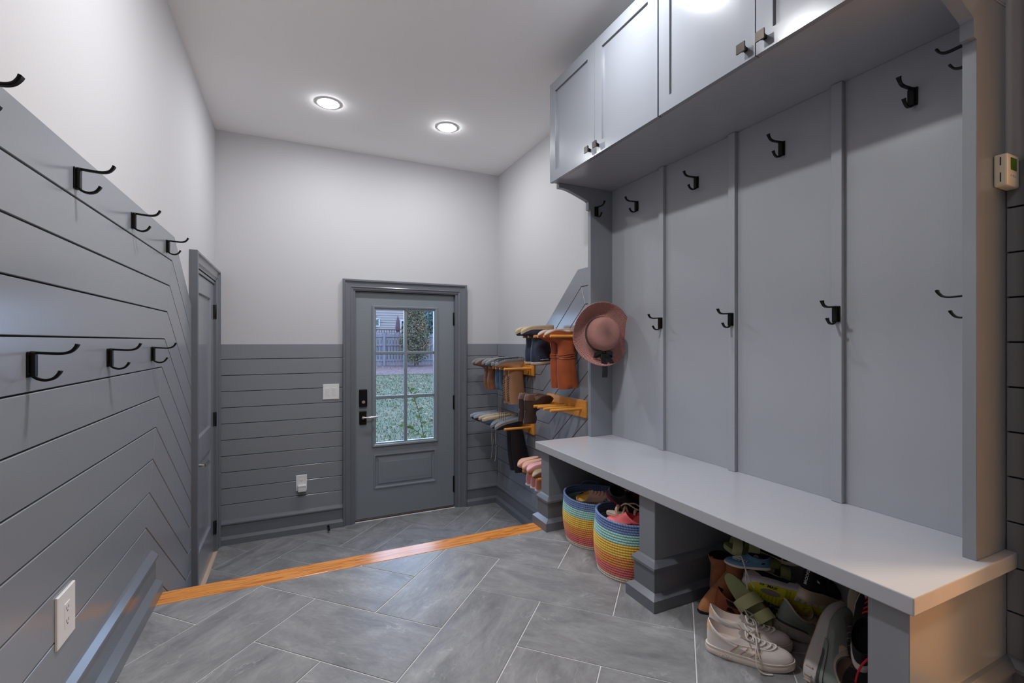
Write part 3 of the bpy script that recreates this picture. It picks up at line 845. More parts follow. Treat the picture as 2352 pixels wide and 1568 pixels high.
def plate(name, label, cat, mp, a, b, w, h, loc):
    t = thing(name, label, cat, loc)
    bm = N()
    prism(bm, [mp(x, z, .0065) for x, z in rect(a - w / 2, a + w / 2, b - h / 2, b + h / 2)], mp(0, 0, .0005) - mp(0, 0, .0065), .002)
    obj('cover_plate', bm, PLASTIC_W, t)
    return t
def plug_face(t, mp, a, b):
    bm = N(); prism(bm, [mp(x, z, .0078) for x, z in rect(a - .0165, a + .0165, b - .033, b + .033)], mp(0, 0, .006) - mp(0, 0, .0078), .001); f = obj('receptacle', bm, PLASTIC_W, t)
    bm = N()
    for dz in (.017, -.017):
        for dx in (-.0065, .0065): prism(bm, [mp(x, z, .0081) for x, z in rect(a + dx - .0012, a + dx + .0012, b + dz - .002, b + dz + .006)], mp(0, 0, .007) - mp(0, 0, .0081))
        prism(bm, [mp(x, z, .0081) for x, z in rect(a - .002, a + .002, b + dz - .009, b + dz - .005)], mp(0, 0, .007) - mp(0, 0, .0081))
    obj('slot', bm, PLASTIC_S, f)
sw = plate('light_switch', 'white double light switch on the back wall boards left of the entrance door', 'light switch', mB, .286, .651, .131, .131, (.286, YB, .651))
for dx in (-.028, .028):
    bm = N(); prism(bm, [mB(x, z, .0105 if z > .65 else .0075) for x, z in rect(.286 + dx - .0165, .286 + dx + .0165, .618, .684)], (0, .004, 0), .001); obj('rocker', bm, PLASTIC_W, sw)
ol = plate('power_outlet', 'white power outlet low on the left wall boards near the baseboard', 'outlet', mL, 1.620, .359, .105, .135, (XL, 1.62, .359)); plug_face(ol, mL, 1.620, .359)
ob = plate('power_outlet', 'white power outlet on the back wall, with a small white plug-in box', 'outlet', mB, .053, -.106, .085, .130, (.053, YB, -.106)); plug_face(ob, mB, .053, -.106)
pg = thing('plug_in_box', 'small white plug-in box in the lower socket of the back wall outlet', 'plug', (.056, YB, -.14))
bm = N(); box(bm, (.024, YB - .052, -.172), (.090, YB - .0082, -.118), .006, 2); obj('case', bm, PLASTIC_W, pg)
bm = N(); box(bm, (.030, YB - .054, -.130), (.084, YB - .050, -.121), .001); obj('top_grille', bm, mat('pale_grey_plastic', (200, 200, 200), .5), pg)
ds = thing('door_stop', 'small black spring door stop sticking out of the back wall baseboard', 'door stop', (.262, YB - .04, -.495))
bm = N(); lathe(bm, [(.010, -.006), (.010, 0), (.006, .001)], 12, (.262, YB - .040, -.495), 'y'); tube(bm, [(.262 + .006 * math.cos(k * .9), YB - .045 - k * .0011, -.495 + .006 * math.sin(k * .9)) for k in range(58)], .0014, 5); obj('spring', bm, BLACK, ds)
bm = N(); lathe(bm, [(.009, 0), (.010, -.004), (.009, -.018), (.004, -.021)], 12, (.262, YB - .108, -.495), 'y'); obj('rubber_tip', bm, mat('rubber', (18, 18, 18), .7), ds)

# ---------------------------------------------------------------- boot racks
PEGS = [.066, .158, .250, .310, .400, .492]
def make_rack():
    t = thing('boot_rack')
    bm = N(); box(bm, (0, 0, -.060), (.019, .545, .060), .002); obj('rack_board', bm, PINE_B, t, local=True)
    for y in PEGS:
        bm = N(); lathe(bm, [(.0105, .019), (.0105, .266), (.0095, .270), (.0005, .2705)], 14, (0, y, 0), 'x'); obj('peg', bm, PINE, t, smooth=True, angle=40, local=True)
    return t
rack0 = make_rack()
RACKS = {'A': (2.705, 1.122, 'amber wooden boot rack holding the navy and rust boots, highest of the five'), 'B': (2.705, .610, 'amber wooden boot rack with four empty pegs below the rust boots'),
         'C': (3.478, .853, 'amber wooden boot rack holding brown boots, higher of the two by the back wall'), 'D': (3.478, .350, 'amber wooden boot rack holding laced shoes, lower of the two by the back wall'),
         'E': (2.705, .092, 'amber wooden boot rack with pink child boots, half hidden by the bench')}
for k, (y, z, l) in RACKS.items():
    o = rack0 if k == 'A' else copy_tree(rack0)
    tag(o, l, 'boot rack', 'boot racks on the right wall')
    o.scale = (1, -1, 1) if False else (1, 1, 1)
    basis(o, (XR, y + .545, z), (-1, 0, 0), (0, 0, 1))

# ---------------------------------------------------------------- straw hat
def straw():
    m = mat('rose_straw', (176, 118, 108), .75)
    nt = m.node_tree; b = nt.nodes['Principled BSDF']; L = nt.links.new
    uv = nt.nodes.new('ShaderNodeUVMap'); sp_ = nt.nodes.new('ShaderNodeSeparateXYZ'); L(uv.outputs[0], sp_.inputs[0])
    def math_(op, a, bb=None):
        n = nt.nodes.new('ShaderNodeMath'); n.operation = op
        for i, q in enumerate((a, bb)):
            if q is None: continue
            if isinstance(q, (int, float)): n.inputs[i].default_value = q
            else: L(q, n.inputs[i])
        return n.outputs[0]
    tri = math_('PINGPONG', sp_.outputs[1], 1.0)
    ph = math_('ADD', sp_.outputs[0], math_('MULTIPLY', tri, .45))
    s = math_('SINE', math_('MULTIPLY', ph, 2 * PI))
    s2 = math_('ABSOLUTE', math_('SUBTRACT', tri, .5))
    h = math_('ADD', math_('MULTIPLY', s, .5), math_('MULTIPLY', s2, -.8))
    r = nt.nodes.new('ShaderNodeValToRGB'); r.color_ramp.elements[0].position = .15; r.color_ramp.elements[1].position = .8
    r.color_ramp.elements[0].color = lin((146, 92, 86)); r.color_ramp.elements[1].color = lin((204, 150, 140))
    L(math_('ADD', math_('MULTIPLY', s, .32), .5), r.inputs[0]); L(r.outputs[0], b.inputs['Base Color'])
    bp = nt.nodes.new('ShaderNodeBump'); bp.inputs['Strength'].default_value = .8; bp.inputs['Distance'].default_value = .003
    L(h, bp.inputs['Height']); L(bp.outputs[0], b.inputs['Normal'])
    return m
STRAW = straw()
hat = thing('straw_hat', 'rose straw hat with a black ribbon hanging on the far locker side', 'hat', (1.690, 2.335, 1.13))
def hat_mesh(prof, n=72, thick=None):
    bm = N(); uvl = bm.loops.layers.uv.new('UVMap')
    rings = []; dist = [0]
    for i, (r, h) in enumerate(prof):
        if i: dist.append(dist[-1] + math.hypot(r - prof[i - 1][0], h - prof[i - 1][1]))
        ring = []
        for k in range(n):
            a = 2 * PI * k / n
            hh = h
            if r > .115:   # the brim rolls up at the sides and the top
                f = (r - .115) / .08
                hh += f * f * (.030 * (.45 + .55 * math.cos(2 * (a - .5 * PI))) + .022 * math.cos(a - 2.6)) + f * .012 * math.sin(3 * a)
            ring.append(bm.verts.new((r * math.cos(a), r * 1.0 * math.sin(a), hh)))
        rings.append(ring)
    for i in range(len(rings) - 1):
        for k in range(n):
            j = (k + 1) % n
            f = bm.faces.new((rings[i][k], rings[i][j], rings[i + 1][j], rings[i + 1][k]))
            rm_ = max(prof[i][0], .02); cnt = 130
            for lp, (kk, ii) in zip(f.loops, ((k, i), (k + 1, i), (k + 1, i + 1), (k, i + 1))):
                lp[uvl].uv = (kk / n * cnt, dist[ii] / .0060)
    return bm
crown = [(.0015, .098), (.015, .0985), (.035, .098), (.06, .096), (.078, .092), (.090, .084), (.097, .070), (.101, .050), (.104, .028), (.106, .010)]
bm = hat_mesh(crown); o = obj('crown', bm, STRAW, hat, smooth=True, local=True)
brim = [(.106, .010), (.112, .004), (.122, .001), (.138, .002), (.155, .004), (.172, .008), (.186, .014), (.194, .020)]
bm = hat_mesh(brim); o = obj('brim', bm, STRAW, hat, smooth=True, local=True)
md = o.modifiers.new('thickness', 'SOLIDIFY'); md.thickness = .003
RIB = mat('black_ribbon', (16, 15, 16), .35, sheen=.2)
bm = N(); loft(bm, [[V((r * math.cos(2 * PI * k / 60), r * math.sin(2 * PI * k / 60), h)) for k in range(60)] for r, h in ((.1068, .010), (.1062, .020), (.1050, .034))], True); o = obj('hat_band', bm, RIB, hat, smooth=True, local=True)
bm = N()
for s in (-1, 1):  # bow loops, local -y is down
    strap(bm, [(0, -.110, .022), (s * .02, -.108, .045), (s * .05, -.118, .048), (s * .062, -.128, .032), (s * .045, -.132, .020), (0, -.116, .020)], .026, .0015, (0, 1, .35))
strap(bm, [(-.012, -.108, .026), (0, -.104, .044), (.012, -.108, .026)], .020, .004, (0, 1, 0))
obj('bow', bm, RIB, hat, smooth=True, local=True)
bm = N(); strap(bm, curve_pts([(0, -.112, .034), (-.004, -.150, .040), (.004, -.19, .036), (.014, -.225, .018), (.016, -.262, .006)], 4), .034, .0015, (1, 0, .1))
strap(bm, curve_pts([(.01, -.112, .03), (.03, -.145, .040), (.05, -.172, .036), (.058, -.190, .028)], 4), .026, .0015, (.8, .4, .1))
obj('ribbon_tail', bm, RIB, hat, smooth=True, local=True)
# local x -> right in the picture (+X), local z -> towards the room, tilted a little to the left
nz = V((-.22, -1, .06)).normalized(); xx = V((0, 0, 1)).cross(nz).normalized()
basis(hat, (1.690, 2.325, 1.128), xx, nz)

# ---------------------------------------------------------------- shoes and boots
def smooth_interp(tab, t):
    for i in range(len(tab) - 1):
        if t <= tab[i + 1][0]:
            u = (t - tab[i][0]) / (tab[i + 1][0] - tab[i][0])
            u = u * u * (3 - 2 * u)
            return tab[i][1] + (tab[i + 1][1] - tab[i][1]) * u
    return tab[-1][1]
WTAB = [(0, .80), (.22, .78), (.45, .80), (.70, 1.0), (.86, .99), (1, .86)]

class Last:
    """the form of a shoe: sole outline, upper surface S(angle, rise), optional shaft"""
    def __init__(s, L=.27, W=.098, heel=.028, toe=.022, ch=.085, cx=-.062, crx=.052, cry=.034, toeh=.05, tilt=.012, dip=.018, spring=.012, shaft=None, point=0.0, block=0.0, q=.42):
        s.__dict__.update(locals())
    def out(s, a, k=1.0):
        t = (math.cos(a) + 1) / 2
        sy = math.copysign(abs(math.sin(a)) ** .8, math.sin(a))
        w = smooth_interp(WTAB, t) * (1 - s.point * max(0, t - .72) / .28)
        return V((math.cos(a) * s.L / 2 * k, sy * w * s.W / 2 * k, 0))
    def lift(s, x):
        t = x / s.L + .5
        return s.spring * max(0, (t - .68) / .32) ** 2
    def th(s, x):
        t = min(1, max(0, x / s.L + .5))
        return s.heel + (s.toe - s.heel) * min(1, max(0, (t - .25) / .4))
    def base(s, x):
        """underside height (raised in front of a heel block)"""
        t = x / s.L + .5
        b = 0
        if s.block: b = s.block * (1 - smooth_interp([(0, 0), (.30, 0.0), (.62, 1), (1, 1)], t))
        return b + s.lift(x)
    def S(s, a, r):
        o = s.out(a, .965); P0 = V((o.x, o.y, s.base(o.x) + s.th(o.x) - .003))
        f = max(0, math.cos(a)); bk = max(0, -math.cos(a))
        P2 = V((s.cx + s.crx * math.cos(a), s.cry * math.sin(a), s.ch + s.tilt * math.cos(a) - s.dip * math.sin(a) ** 2 + s.base(s.cx)))
        h1 = .030 + (s.toeh - .030) * f ** 1.5 + .012 * bk
        C1 = P0 + V((o.x * .02, o.y * .02, h1))
        C2 = V((P2.x + (P0.x - P2.x) * s.q * f, P2.y + (P0.y - P2.y) * .25 * (1 - f * .5), P2.z - .022 - .016 * f))
        C2.x -= .004 * bk
        u = 1 - r
        return P0 * u ** 3 + C1 * 3 * u * u * r + C2 * 3 * u * r * r + P2 * r ** 3
    def nrm(s, a, r):
        e = .01
        d1 = s.S(a + e, min(1, r)) - s.S(a - e, min(1, r)); d2 = s.S(a, min(1, r + e)) - s.S(a, max(0, r - e))
        n = d1.cross(d2)
        return n.normalized() if n.length > 1e-9 else V((0, 0, 1))

NA, NR = 36, 9
def shoe_upper(l, inner=False):
    bm = N()
    A = [2 * PI * k / NA for k in range(NA)]
    rings = [[l.S(a, i / NR) for a in A] for i in range(NR + 1)]
    if l.shaft:
        b0 = l.base(l.cx)
        for z, cx, rx, ry in l.shaft:
            rings.append([V((cx + rx * math.cos(a), ry * math.sin(a), z + b0)) for a in A])
    top = rings[-1]
    if not inner:
        # rolled edge
        c = sum(top, V()) / NA
        rings.append([p.lerp(c, .05) + V((0, 0, .0015)) for p in top])
        loft(bm, rings, True)
    else:
        c = sum(top, V()) / NA
        ins = [p.lerp(c, .055) + V((0, 0, .001)) for p in top]
        ins2 = [p.lerp(c, .10) - V((0, 0, .02)) for p in top]
        depth = (c.z - l.base(l.cx) - l.heel - .012) if not l.shaft else .05
        if l.shaft: ins2 = [p.lerp(c, .16) - V((0, 0, .02)) for p in top]
        ins3 = [V((p.x, p.y, 0)).lerp(V((c.x, c.y, 0)), .28 if l.shaft else .12) + V((0, 0, p.z * .2 + (c.z - depth) * .8)) for p in top]
        loft(bm, [ins, ins2, ins3], True, False, True)
    return bm

def shoe_sole(l, kind='cup'):
    bm = N(); n = 48
    A = [2 * PI * k / n for k in range(n)]
    def ring(k, zf, mod=0.0, freq=0):
        out = []
        for a in A:
            o = l.out(a, k)
            if mod: o *= 1 + mod * (1 if int(a / (2 * PI) * freq) % 2 else 0)
            out.append(V((o.x, o.y, l.base(o.x) + l.th(o.x) * zf)))
        return out
    if kind == 'cup':
        loft(bm, [ring(.96, 0), ring(.995, .06), ring(1.01, .3), ring(1.012, .66), ring(1.0, .70), ring(1.008, .74), ring(1.004, .97), ring(.965, 1.0)], True, True, True)
    elif kind == 'thin':
        loft(bm, [ring(.985, 0), ring(1.0, .15), ring(1.0, .85), ring(.97, 1.0)], True, True, True)
    elif kind == 'tread':
        loft(bm, [ring(.93, 0, .04, 24), ring(.985, .12, .035, 24), ring(.985, .40, .03, 24), ring(1.0, .46), ring(1.02, .7), ring(1.0, .95), ring(.97, 1.0)], True, True, True)
    elif kind == 'runner':
        loft(bm, [ring(.90, 0), ring(.98, .08), ring(1.05, .30), ring(1.055, .55), ring(1.015, .80), ring(1.03, .86), ring(.985, 1.02)], True, True, True)
    return bm

def heel_block(l):
    bm = N(); r = []
    for z, k in ((0, .90), (.004, .93), (l.block * .6, .96), (l.block + .004, 1.0)):
        ring = []
        for i in range(24):
            a = PI / 2 + PI * i / 23; o = l.out(a, k); t = (o.x / l.L + .5)
            ring.append(V((-l.L / 2 * k + (o.x + l.L / 2 * k) * .50, o.y, z)))
        r.append(ring)
    loft(bm, r, True, True, True)
    return bm

def patch(l, quad, off=.0012, nu=10, nv=5):
    """quad: 4 (angle, rise) corners -> sheet lying on the upper"""
    bm = N(); rows = []
    for i in range(nu + 1):
        u = i / nu; row = []
        for j in range(nv + 1):
            v = j / nv
            a = (quad[0][0] * (1 - u) + quad[1][0] * u) * (1 - v) + (quad[3][0] * (1 - u) + quad[2][0] * u) * v
            r = (quad[0][1] * (1 - u) + quad[1][1] * u) * (1 - v) + (quad[3][1] * (1 - u) + quad[2][1] * u) * v
            row.append(l.S(a, r) + l.nrm(a, r) * off)
        rows.append(row)
    loft(bm, rows, False)
    return bm

def strip_patch(l, mid, off=.0014):
    """list of (angle, rise, half rise) -> tapering band on the upper"""
    bm = N()
    loft(bm, [[l.S(a, r - h) + l.nrm(a, r - h) * off, l.S(a, r) + l.nrm(a, r) * (off + .0006), l.S(a, r + h) + l.nrm(a, r + h) * off] for a, r, h in mid], False)
    return bm

def side_at(l, x, z, s):
    """point of the side wall seen at length x and height z"""
    if not hasattr(l, 'tab'):
        l.tab = [(a, r, l.S(a, r)) for a in [.25 + 2.6 * i / 52 for i in range(53)] for r in [i / 24 * .97 for i in range(25)]]
    a, r, _ = min(l.tab, key=lambda e: (e[2].x - x) ** 2 + (e[2].z - z) ** 2)
    da, dr = .025, .02
    for it in range(3):
        a, r = min(((a + i * da, r + j * dr) for i in (-1, -.5, 0, .5, 1) for j in (-1, -.5, 0, .5, 1)), key=lambda e: (l.S(*e).x - x) ** 2 + (l.S(*e).z - z) ** 2)
        da *= .4; dr *= .4
    p = l.S(a, r); n = l.nrm(a, r)
    return V((p.x, s * p.y, p.z)), V((n.x, s * n.y, n.z))
def side_patch(l, quad, s, off=.0012, nu=2, nv=5):
    bm = N(); rows = []
    for i in range(nu + 1):
        u = i / nu; row = []
        for j in range(nv + 1):
            v = j / nv
            x, z = [(quad[0][k] * (1 - u) + quad[1][k] * u) * (1 - v) + (quad[3][k] * (1 - u) + quad[2][k] * u) * v for k in (0, 1)]
            p, n = side_at(l, x, z, s); row.append(p + n * off)
        rows.append(row)
    loft(bm, rows, False)
    return bm
def side_strip(l, mid, s, off=.0014):
    """list of (x, z, half height)"""
    bm = N(); rows = []
    for x, z, h in mid:
        row = []
        for d in (-1, 0, 1):
            p, n = side_at(l, x, z + d * h, s); row.append(p + n * off)
        rows.append(row)
    loft(bm, rows, False)
    return bm

def laces(l, n=5, r0=.50, r1=.93, a0=.5, w=.0065):
    bm = N()
    for i in range(n):
        r = r0 + (r1 - r0) * i / (n - 1)
        pts = [l.S(-a0 + 2 * a0 * k / 6, r + (.02 if i % 2 else 0) * (k / 6 - .5)) for k in range(7)]
        pts = [p + l.nrm(0, r) * (.003 + .003 * math.sin(PI * k / 6)) for k, p in enumerate(pts)]
        strap(bm, pts, w, .002, (1, 0, .3))
    return bm
def lace_bow(l, sag=1):
    bm = N()
    p = l.S(0, .94) + V((.004, 0, .008))
    for s in (1, -1):
        tube(bm, curve_pts([p, p + V((-.012, s * .018, .014)), p + V((-.008, s * .040, .004)), p + V((.012, s * .036, -.004)), p + V((.010, s * .012, .002))], 5), .0024, 6)
        tube(bm, curve_pts([p, p + V((.018, s * .022, .002)), p + V((.022, s * .044, -.022)), p + V((.030, s * .052, -.050))], 5), .0024, 6)
    return bm
def tongue(l, h=.035, m=None):
    bm = N(); rows = []
    for i in range(6):
        t = i / 5
        c = l.S(0, .80 + .2 * min(1, t * 1.4)) if t < .72 else l.S(0, 1) + V((-h * .55 * (t - .7) / .3, 0, h * .6 * (t - .7) / .3))
        w = .020 + .006 * t
        rows.append([c + V((-.006, -w, -.004)), c + V((0, -w * .5, .002)), c + V((.001, 0, .003)), c + V((0, w * .5, .002)), c + V((-.006, w, -.004))])
    loft(bm, rows, False)
    bmesh.ops.solidify(bm, geom=bm.faces[:], thickness=.003)
    return bm

def footwear(name, label, cat, group, l, loc, fwd, up, upper, sole, lining, solekind='cup', extras=(), lining_m=None):
    t = thing(name, label, cat, (0, 0, 0), group)
    basis(t, loc, fwd, up)
    obj('sole', shoe_sole(l, solekind), sole, t, smooth=True, angle=45, local=True)
    if l.block: obj('heel', heel_block(l), sole, t, smooth=True, angle=45, local=True)
    obj('upper', shoe_upper(l), upper, t, smooth=True, angle=60, local=True)
    obj('lining', shoe_upper(l, True), lining, t, smooth=True, angle=60, local=True)
    for nm, bm, m in extras: obj(nm, bm, m, t, smooth=True, angle=50, local=True)
    return t

def world_part(t, name, bm, m):
    o = link(name, bm, m, True, 50); o.parent = t
    M = Matrix.Translation(t.location) @ t.rotation_euler.to_matrix().to_4x4()
    o.matrix_parent_inverse = M.inverted()
    return o

def lettering(t, text, size, m, loc, xdir, normal, depth=.0006, name='lettering'):
    cu = bpy.data.curves.new(name, 'FONT'); cu.body = text; cu.size = size; cu.extrude = depth; cu.align_x = 'CENTER'; cu.align_y = 'CENTER'; cu.resolution_u = 3; cu.offset = size * .012
    tmp = bpy.data.objects.new(name, cu); COL.objects.link(tmp)
    me = bpy.data.meshes.new_from_object(tmp.evaluated_get(bpy.context.evaluated_depsgraph_get()))
    bpy.data.objects.remove(tmp)
    me.materials.clear(); me.materials.append(m)
    o = bpy.data.objects.new(name, me); COL.objects.link(o); o.parent = t
    x = V(xdir).normalized(); z = V(normal).normalized(); x = (x - z * x.dot(z)).normalized(); y = z.cross(x)
    o.matrix_local = Matrix(((x.x, y.x, z.x, loc[0]), (x.y, y.y, z.y, loc[1]), (x.z, y.z, z.z, loc[2]), (0, 0, 0, 1)))
    return o

LEA_W = mat('white_leather', (226, 216, 210), .45, bump=.05, bscale=400)
SOLE_W = mat('off_white_rubber', (222, 208, 198), .6)
LACE_W = mat('white_lace', (226, 220, 212), .85)
LIN_W = mat('white_lining', (216, 204, 196), .9)
IRI1 = mat('iridescent_mint', (168, 222, 204), .25, metal=.4)
IRI2 = mat('iridescent_coral', (220, 140, 130), .25, metal=.4)
IRI3 = mat('iridescent_peach', (236, 200, 160), .3, metal=.2)
SUEDE = mat('cognac_suede', (164, 100, 62), .8, var=.18, vscale=22, sheen=.3)
SUEDE_L = mat('pale_toe_suede', (190, 124, 78), .75, var=.1, vscale=22, sheen=.3)
DARK_IN = mat('black_lining', (20, 18, 18), .9)
SOLE_K = mat('black_rubber', (26, 25, 25), .65)
BLUE_L = mat('denim_blue_leather', (84, 128, 160), .45, var=.1, vscale=40)
OLIVE = mat('olive_foam', (186, 186, 134), .6)
OLIVE_D = mat('dark_olive_foam', (146, 150, 102), .65)
BLACK_T = mat('black_mesh', (22, 22, 24), .75, bump=.3, bscale=500)
YELL = mat('citron_rubber', (206, 198, 30), .45)
YELL_D = mat('citron_tread', (168, 160, 44), .55)
LILAC = mat('pale_lilac_rubber', (206, 194, 200), .5)
GREY_T = mat('sage_grey_knit', (136, 142, 136), .75, bump=.25, bscale=500)
GREY_D = mat('dark_grey_band', (66, 66, 66), .6)
TAUPE = mat('taupe_lining', (186, 168, 154), .85)
TAN_R = mat('tan_rubber', (168, 106, 66), .6)
CREAM = mat('cream_rubber', (214, 194, 172), .6)
RED_L = mat('scarlet_lace', (226, 40, 54), .7)
CORAL = mat('coral_red', (226, 96, 100), .5)
PINK = mat('blush_pink', (236, 176, 178), .55)
PINK_S = mat('pink_suede', (224, 172, 148), .8)
RUST = mat('rust_leather', (158, 76, 38), .5, var=.18, vscale=14)
RUST_D = mat('dark_rust_leather', (154, 76, 40), .45)
NAVY = mat('navy_shell', (52, 62, 84), .5, var=.35, vscale=16, col2=(24, 28, 40))
NAVY_E = mat('slate_edge', (94, 116, 140), .5)
TAN_S = mat('tan_crepe_sole', (180, 160, 134), .75, var=.08, vscale=30)
GREY_S = mat('grey_rubber_sole', (124, 124, 124), .7, bump=.4, bscale=260)
BR_D = mat('dark_brown_leather', (58, 42, 34), .4)
BR_H = mat('brown_heel', (98, 68, 54), .5)
BR_L = mat('chestnut_leather', (134, 84, 56), .45, var=.22, vscale=18)
TAN_L = mat('tan_leather', (166, 122, 88), .55, var=.08, vscale=16)
BLUE_G = mat('blue_grey_fabric', (78, 100, 122), .7)
BLK_L = mat('black_rubber_shaft', (20, 20, 24), .32)
LACE_G = mat('grey_lace', (150, 140, 132), .9)
LACE_B = mat('brown_lace', (98, 76, 62), .9)
BEIGE = mat('beige_canvas', (206, 178, 146), .8)
MUST = mat('mustard_trim', (206, 160, 72), .7)
MAGENTA = mat('magenta_knit', (150, 48, 84), .7)
ORNG = mat('orange_foam', (222, 120, 40), .6)

def seen(right, up, near):
    """direction given by how it runs in the view of the shoe pile"""
    c = V((-.755, -.507, .417)).normalized(); r = V((.557, -.83, 0)).normalized(); u = c.cross(r)
    return (r * right + u * up + c * near).normalized()
def norm_dir(*v): return V(v).normalized()

def at(u, v, X):
    """point of the pile on the sight line of a picture point, at depth X into the room"""
    a, b = (u - 1176) / 1063.6, (784 - v) / 1063.6
    c, s = math.cos(.439), math.sin(.439)
    d = V((a * c + s, c - a * s, b))
    return V((0, 0, 1.085)) + d * (X / d.x)
# --- white pair in front
def white_sneaker(label, loc, fwd, seed):
    l = Last(L=.272, W=.102, heel=.030, toe=.027, ch=.098, cx=-.072, crx=.056, cry=.037, toeh=.040, tilt=-.012, dip=.026, spring=.008, q=.46)
    ex = []
    # heel tab, stripes, eyestay, toe seam
    ex.append(('heel_tab', patch(l, [(PI - .62, .62), (PI + .62, .62), (PI + .5, .985), (PI - .5, .985)]), IRI3))
    for side in (1, -1):
        for xb, xt, zt in ((-.052, -.018, .070), (-.022, .010, .064), (.008, .034, .058)):
            for k, m in enumerate((IRI2, IRI1, IRI3)):
                b0 = -.0085 + .017 * k / 3; b1 = b0 + .017 / 3
                ex.append(('stripe', side_patch(l, [(xt + b0, zt), (xt + b1, zt), (xb + b1, .032), (xb + b0, .032)], side), m))
    for side in (1, -1):
        ex.append(('eyestay', patch(l, [(side * .48, .50), (side * .92, .74), (side * 1.5, .985), (side * .62, .985)], off=.0020), LEA_W))
    ex.append(('toe_cap', patch(l, [(-.80, .05), (.80, .05), (.36, .55), (-.36, .55)], off=.0010, nu=12), LEA_W))
    ex.append(('tongue', tongue(l, .022), LEA_W))
    ex.append(('lace', laces(l, 6, .52, .95, .50), LACE_W))
    ex.append(('lace_bow', lace_bow(l), LACE_W))
    t = footwear('sneaker', label, 'sneaker', None, l, loc, fwd, (0, 0, 1), LEA_W, SOLE_W, LIN_W, 'cup', ex)
    # embossed word near the heel, on the outer side wall of the sole
    lettering(t, 'adidas', .017, mat('embossed_rubber', (206, 190, 180), .7), (-.076, -.0412, .0135), (1, -.02, 0), (0, -1, 0), .0012)
    return t
WF = norm_dir(.655, -.755, 0)
w1 = white_sneaker('white leather sneaker with shiny stripes, nearest of the shoe pile', (1.405, 1.088, .0006), WF, 1)
w2 = white_sneaker('white leather sneaker behind its striped twin, partly hidden', (1.485, 1.150, .0006), norm_dir(.68, -.73, 0), 2)
bm = N(); strap(bm, curve_pts([w1.location + Matrix.Rotation(0, 3, 'Z') @ V((.006, -.022, .088)), w1.location + V((-.030, -.048, .06)), w1.location + V((-.038, -.062, .02)), w1.location + V((-.022, -.075, .004)), w1.location + V((.0, -.088, .003))], 5), .006, .002, (.6, .6, 0))
world_part(w1, 'loose_lace', bm, LACE_W)

# --- cognac suede boots
def suede_boot(label, loc, fwd, H=.17):
    l = Last(L=.255, W=.086, heel=.010, toe=.008, ch=.098, cx=-.060, crx=.050, cry=.036, toeh=.036, tilt=-.004, dip=0, spring=.006, block=.045, point=.25, q=.40,
             shaft=[(.112, -.063, .050, .038), (H - .012, -.066, .053, .043), (H, -.067, .054, .045)])
    ex = [('toe_cap', patch(l, [(-1.0, .02), (1.0, .02), (.5, .62), (-.5, .62)], off=.0008, nu=12), SUEDE_L)]
    bm = N(); strap(bm, [V((-.066 - .047, .012, H + .035)), V((-.066 - .058, .0, H + .052)), V((-.066 - .047, -.012, H + .035))], .012, .002, (1, 0, 0)); ex.append(('pull_tab', bm, SUEDE))
    return footwear('ankle_boot', label, 'boot', None, l, loc, fwd, (0, 0, 1), SUEDE, SOLE_K, DARK_IN, 'thin', ex)
suede_boot('cognac suede heeled boot with its toe towards the room', (1.585, 1.335, .0006), norm_dir(-.975, .20, 0), .135)
suede_boot('cognac suede heeled boot standing behind its twin by the pedestal', (1.690, 1.392, .0006), norm_dir(.97, .02, 0), .140)

# --- blue moccasin with white stitching and long lace
l = Last(L=.165, W=.070, heel=.010, toe=.008, ch=.048, cx=-.040, crx=.040, cry=.026, toeh=.026, tilt=0, dip=.006, spring=.003)
bm = N()
for i in range(11):
    a = -1.15 + 2.3 * i / 10
    tube(bm, [l.S(a, .50) + l.nrm(a, .5) * .001, l.S(a * .9, .62) + l.nrm(a, .6) * .003, l.S(a * .78, .74) + l.nrm(a, .7) * .001], .0016, 5)
mo = footwear('moccasin', 'blue leather child moccasin with white stitching, lying on top of the pile', 'shoe', None, l, at(1716, 1299, 1.60), seen(-.95, -.08, .22), seen(.05, .92, .40), BLUE_L, SOLE_W, DARK_IN, 'thin',
              [('stitching', bm, LACE_W), ('collar_lace', strip_patch(l, [(a_ * .1 - 2.4 + PI, .92, .03) for a_ in range(49)]), BLUE_L)])
bm = N(); strap(bm, curve_pts([(1.545, 1.235, .262), (1.53, 1.215, .268), (1.525, 1.195, .235), (1.522, 1.190, .20), (1.524, 1.186, .165)], 4), .006, .002, (1, 0, 0)); strap(bm, curve_pts([(1.525, 1.195, .235), (1.532, 1.182, .20), (1.545, 1.175, .170)], 4), .006, .002, (1, 0, 0))
world_part(mo, 'hanging_lace', bm, LACE_W)

# --- olive slides
def slide(label, loc, fwd, up, buckle=True):
    l = Last(L=.215, W=.082, heel=.026, toe=.020, ch=.05, spring=.006)
    t = thing('slide_sandal', label, 'sandal', (0, 0, 0)); basis(t, loc, fwd, up)
    obj('footbed', shoe_sole(l, 'cup'), OLIVE_D, t, smooth=True, angle=45, local=True)
    for x0, w, h in ((.005, .040, .052), (.065, .036, .042)):
        bm = N(); r = []
        for i in range(15):
            a = PI * i / 14; hw = .043
            r.append([V((x0 + d * w * .5 + .004 * math.cos(a), math.cos(a) * (hw + q * .004), .012 + math.sin(a) ** .8 * (h + q * .004))) for d, q in ((-1, 0), (1, 0), (1, 1), (-1, 1))])
        loft(bm, r, True, True, True); obj('strap', bm, OLIVE, t, smooth=True, angle=40, local=True)
    return t
slide('olive foam slide sandal on top of the blue moccasin', at(1724, 1282, 1.665), seen(-.90, .12, .35), seen(.12, .85, .45))
slide('olive foam slide sandal turned on edge in front of the suede boot', at(1720, 1380, 1.56), seen(.62, -.62, .10), seen(-.62, .45, .60))
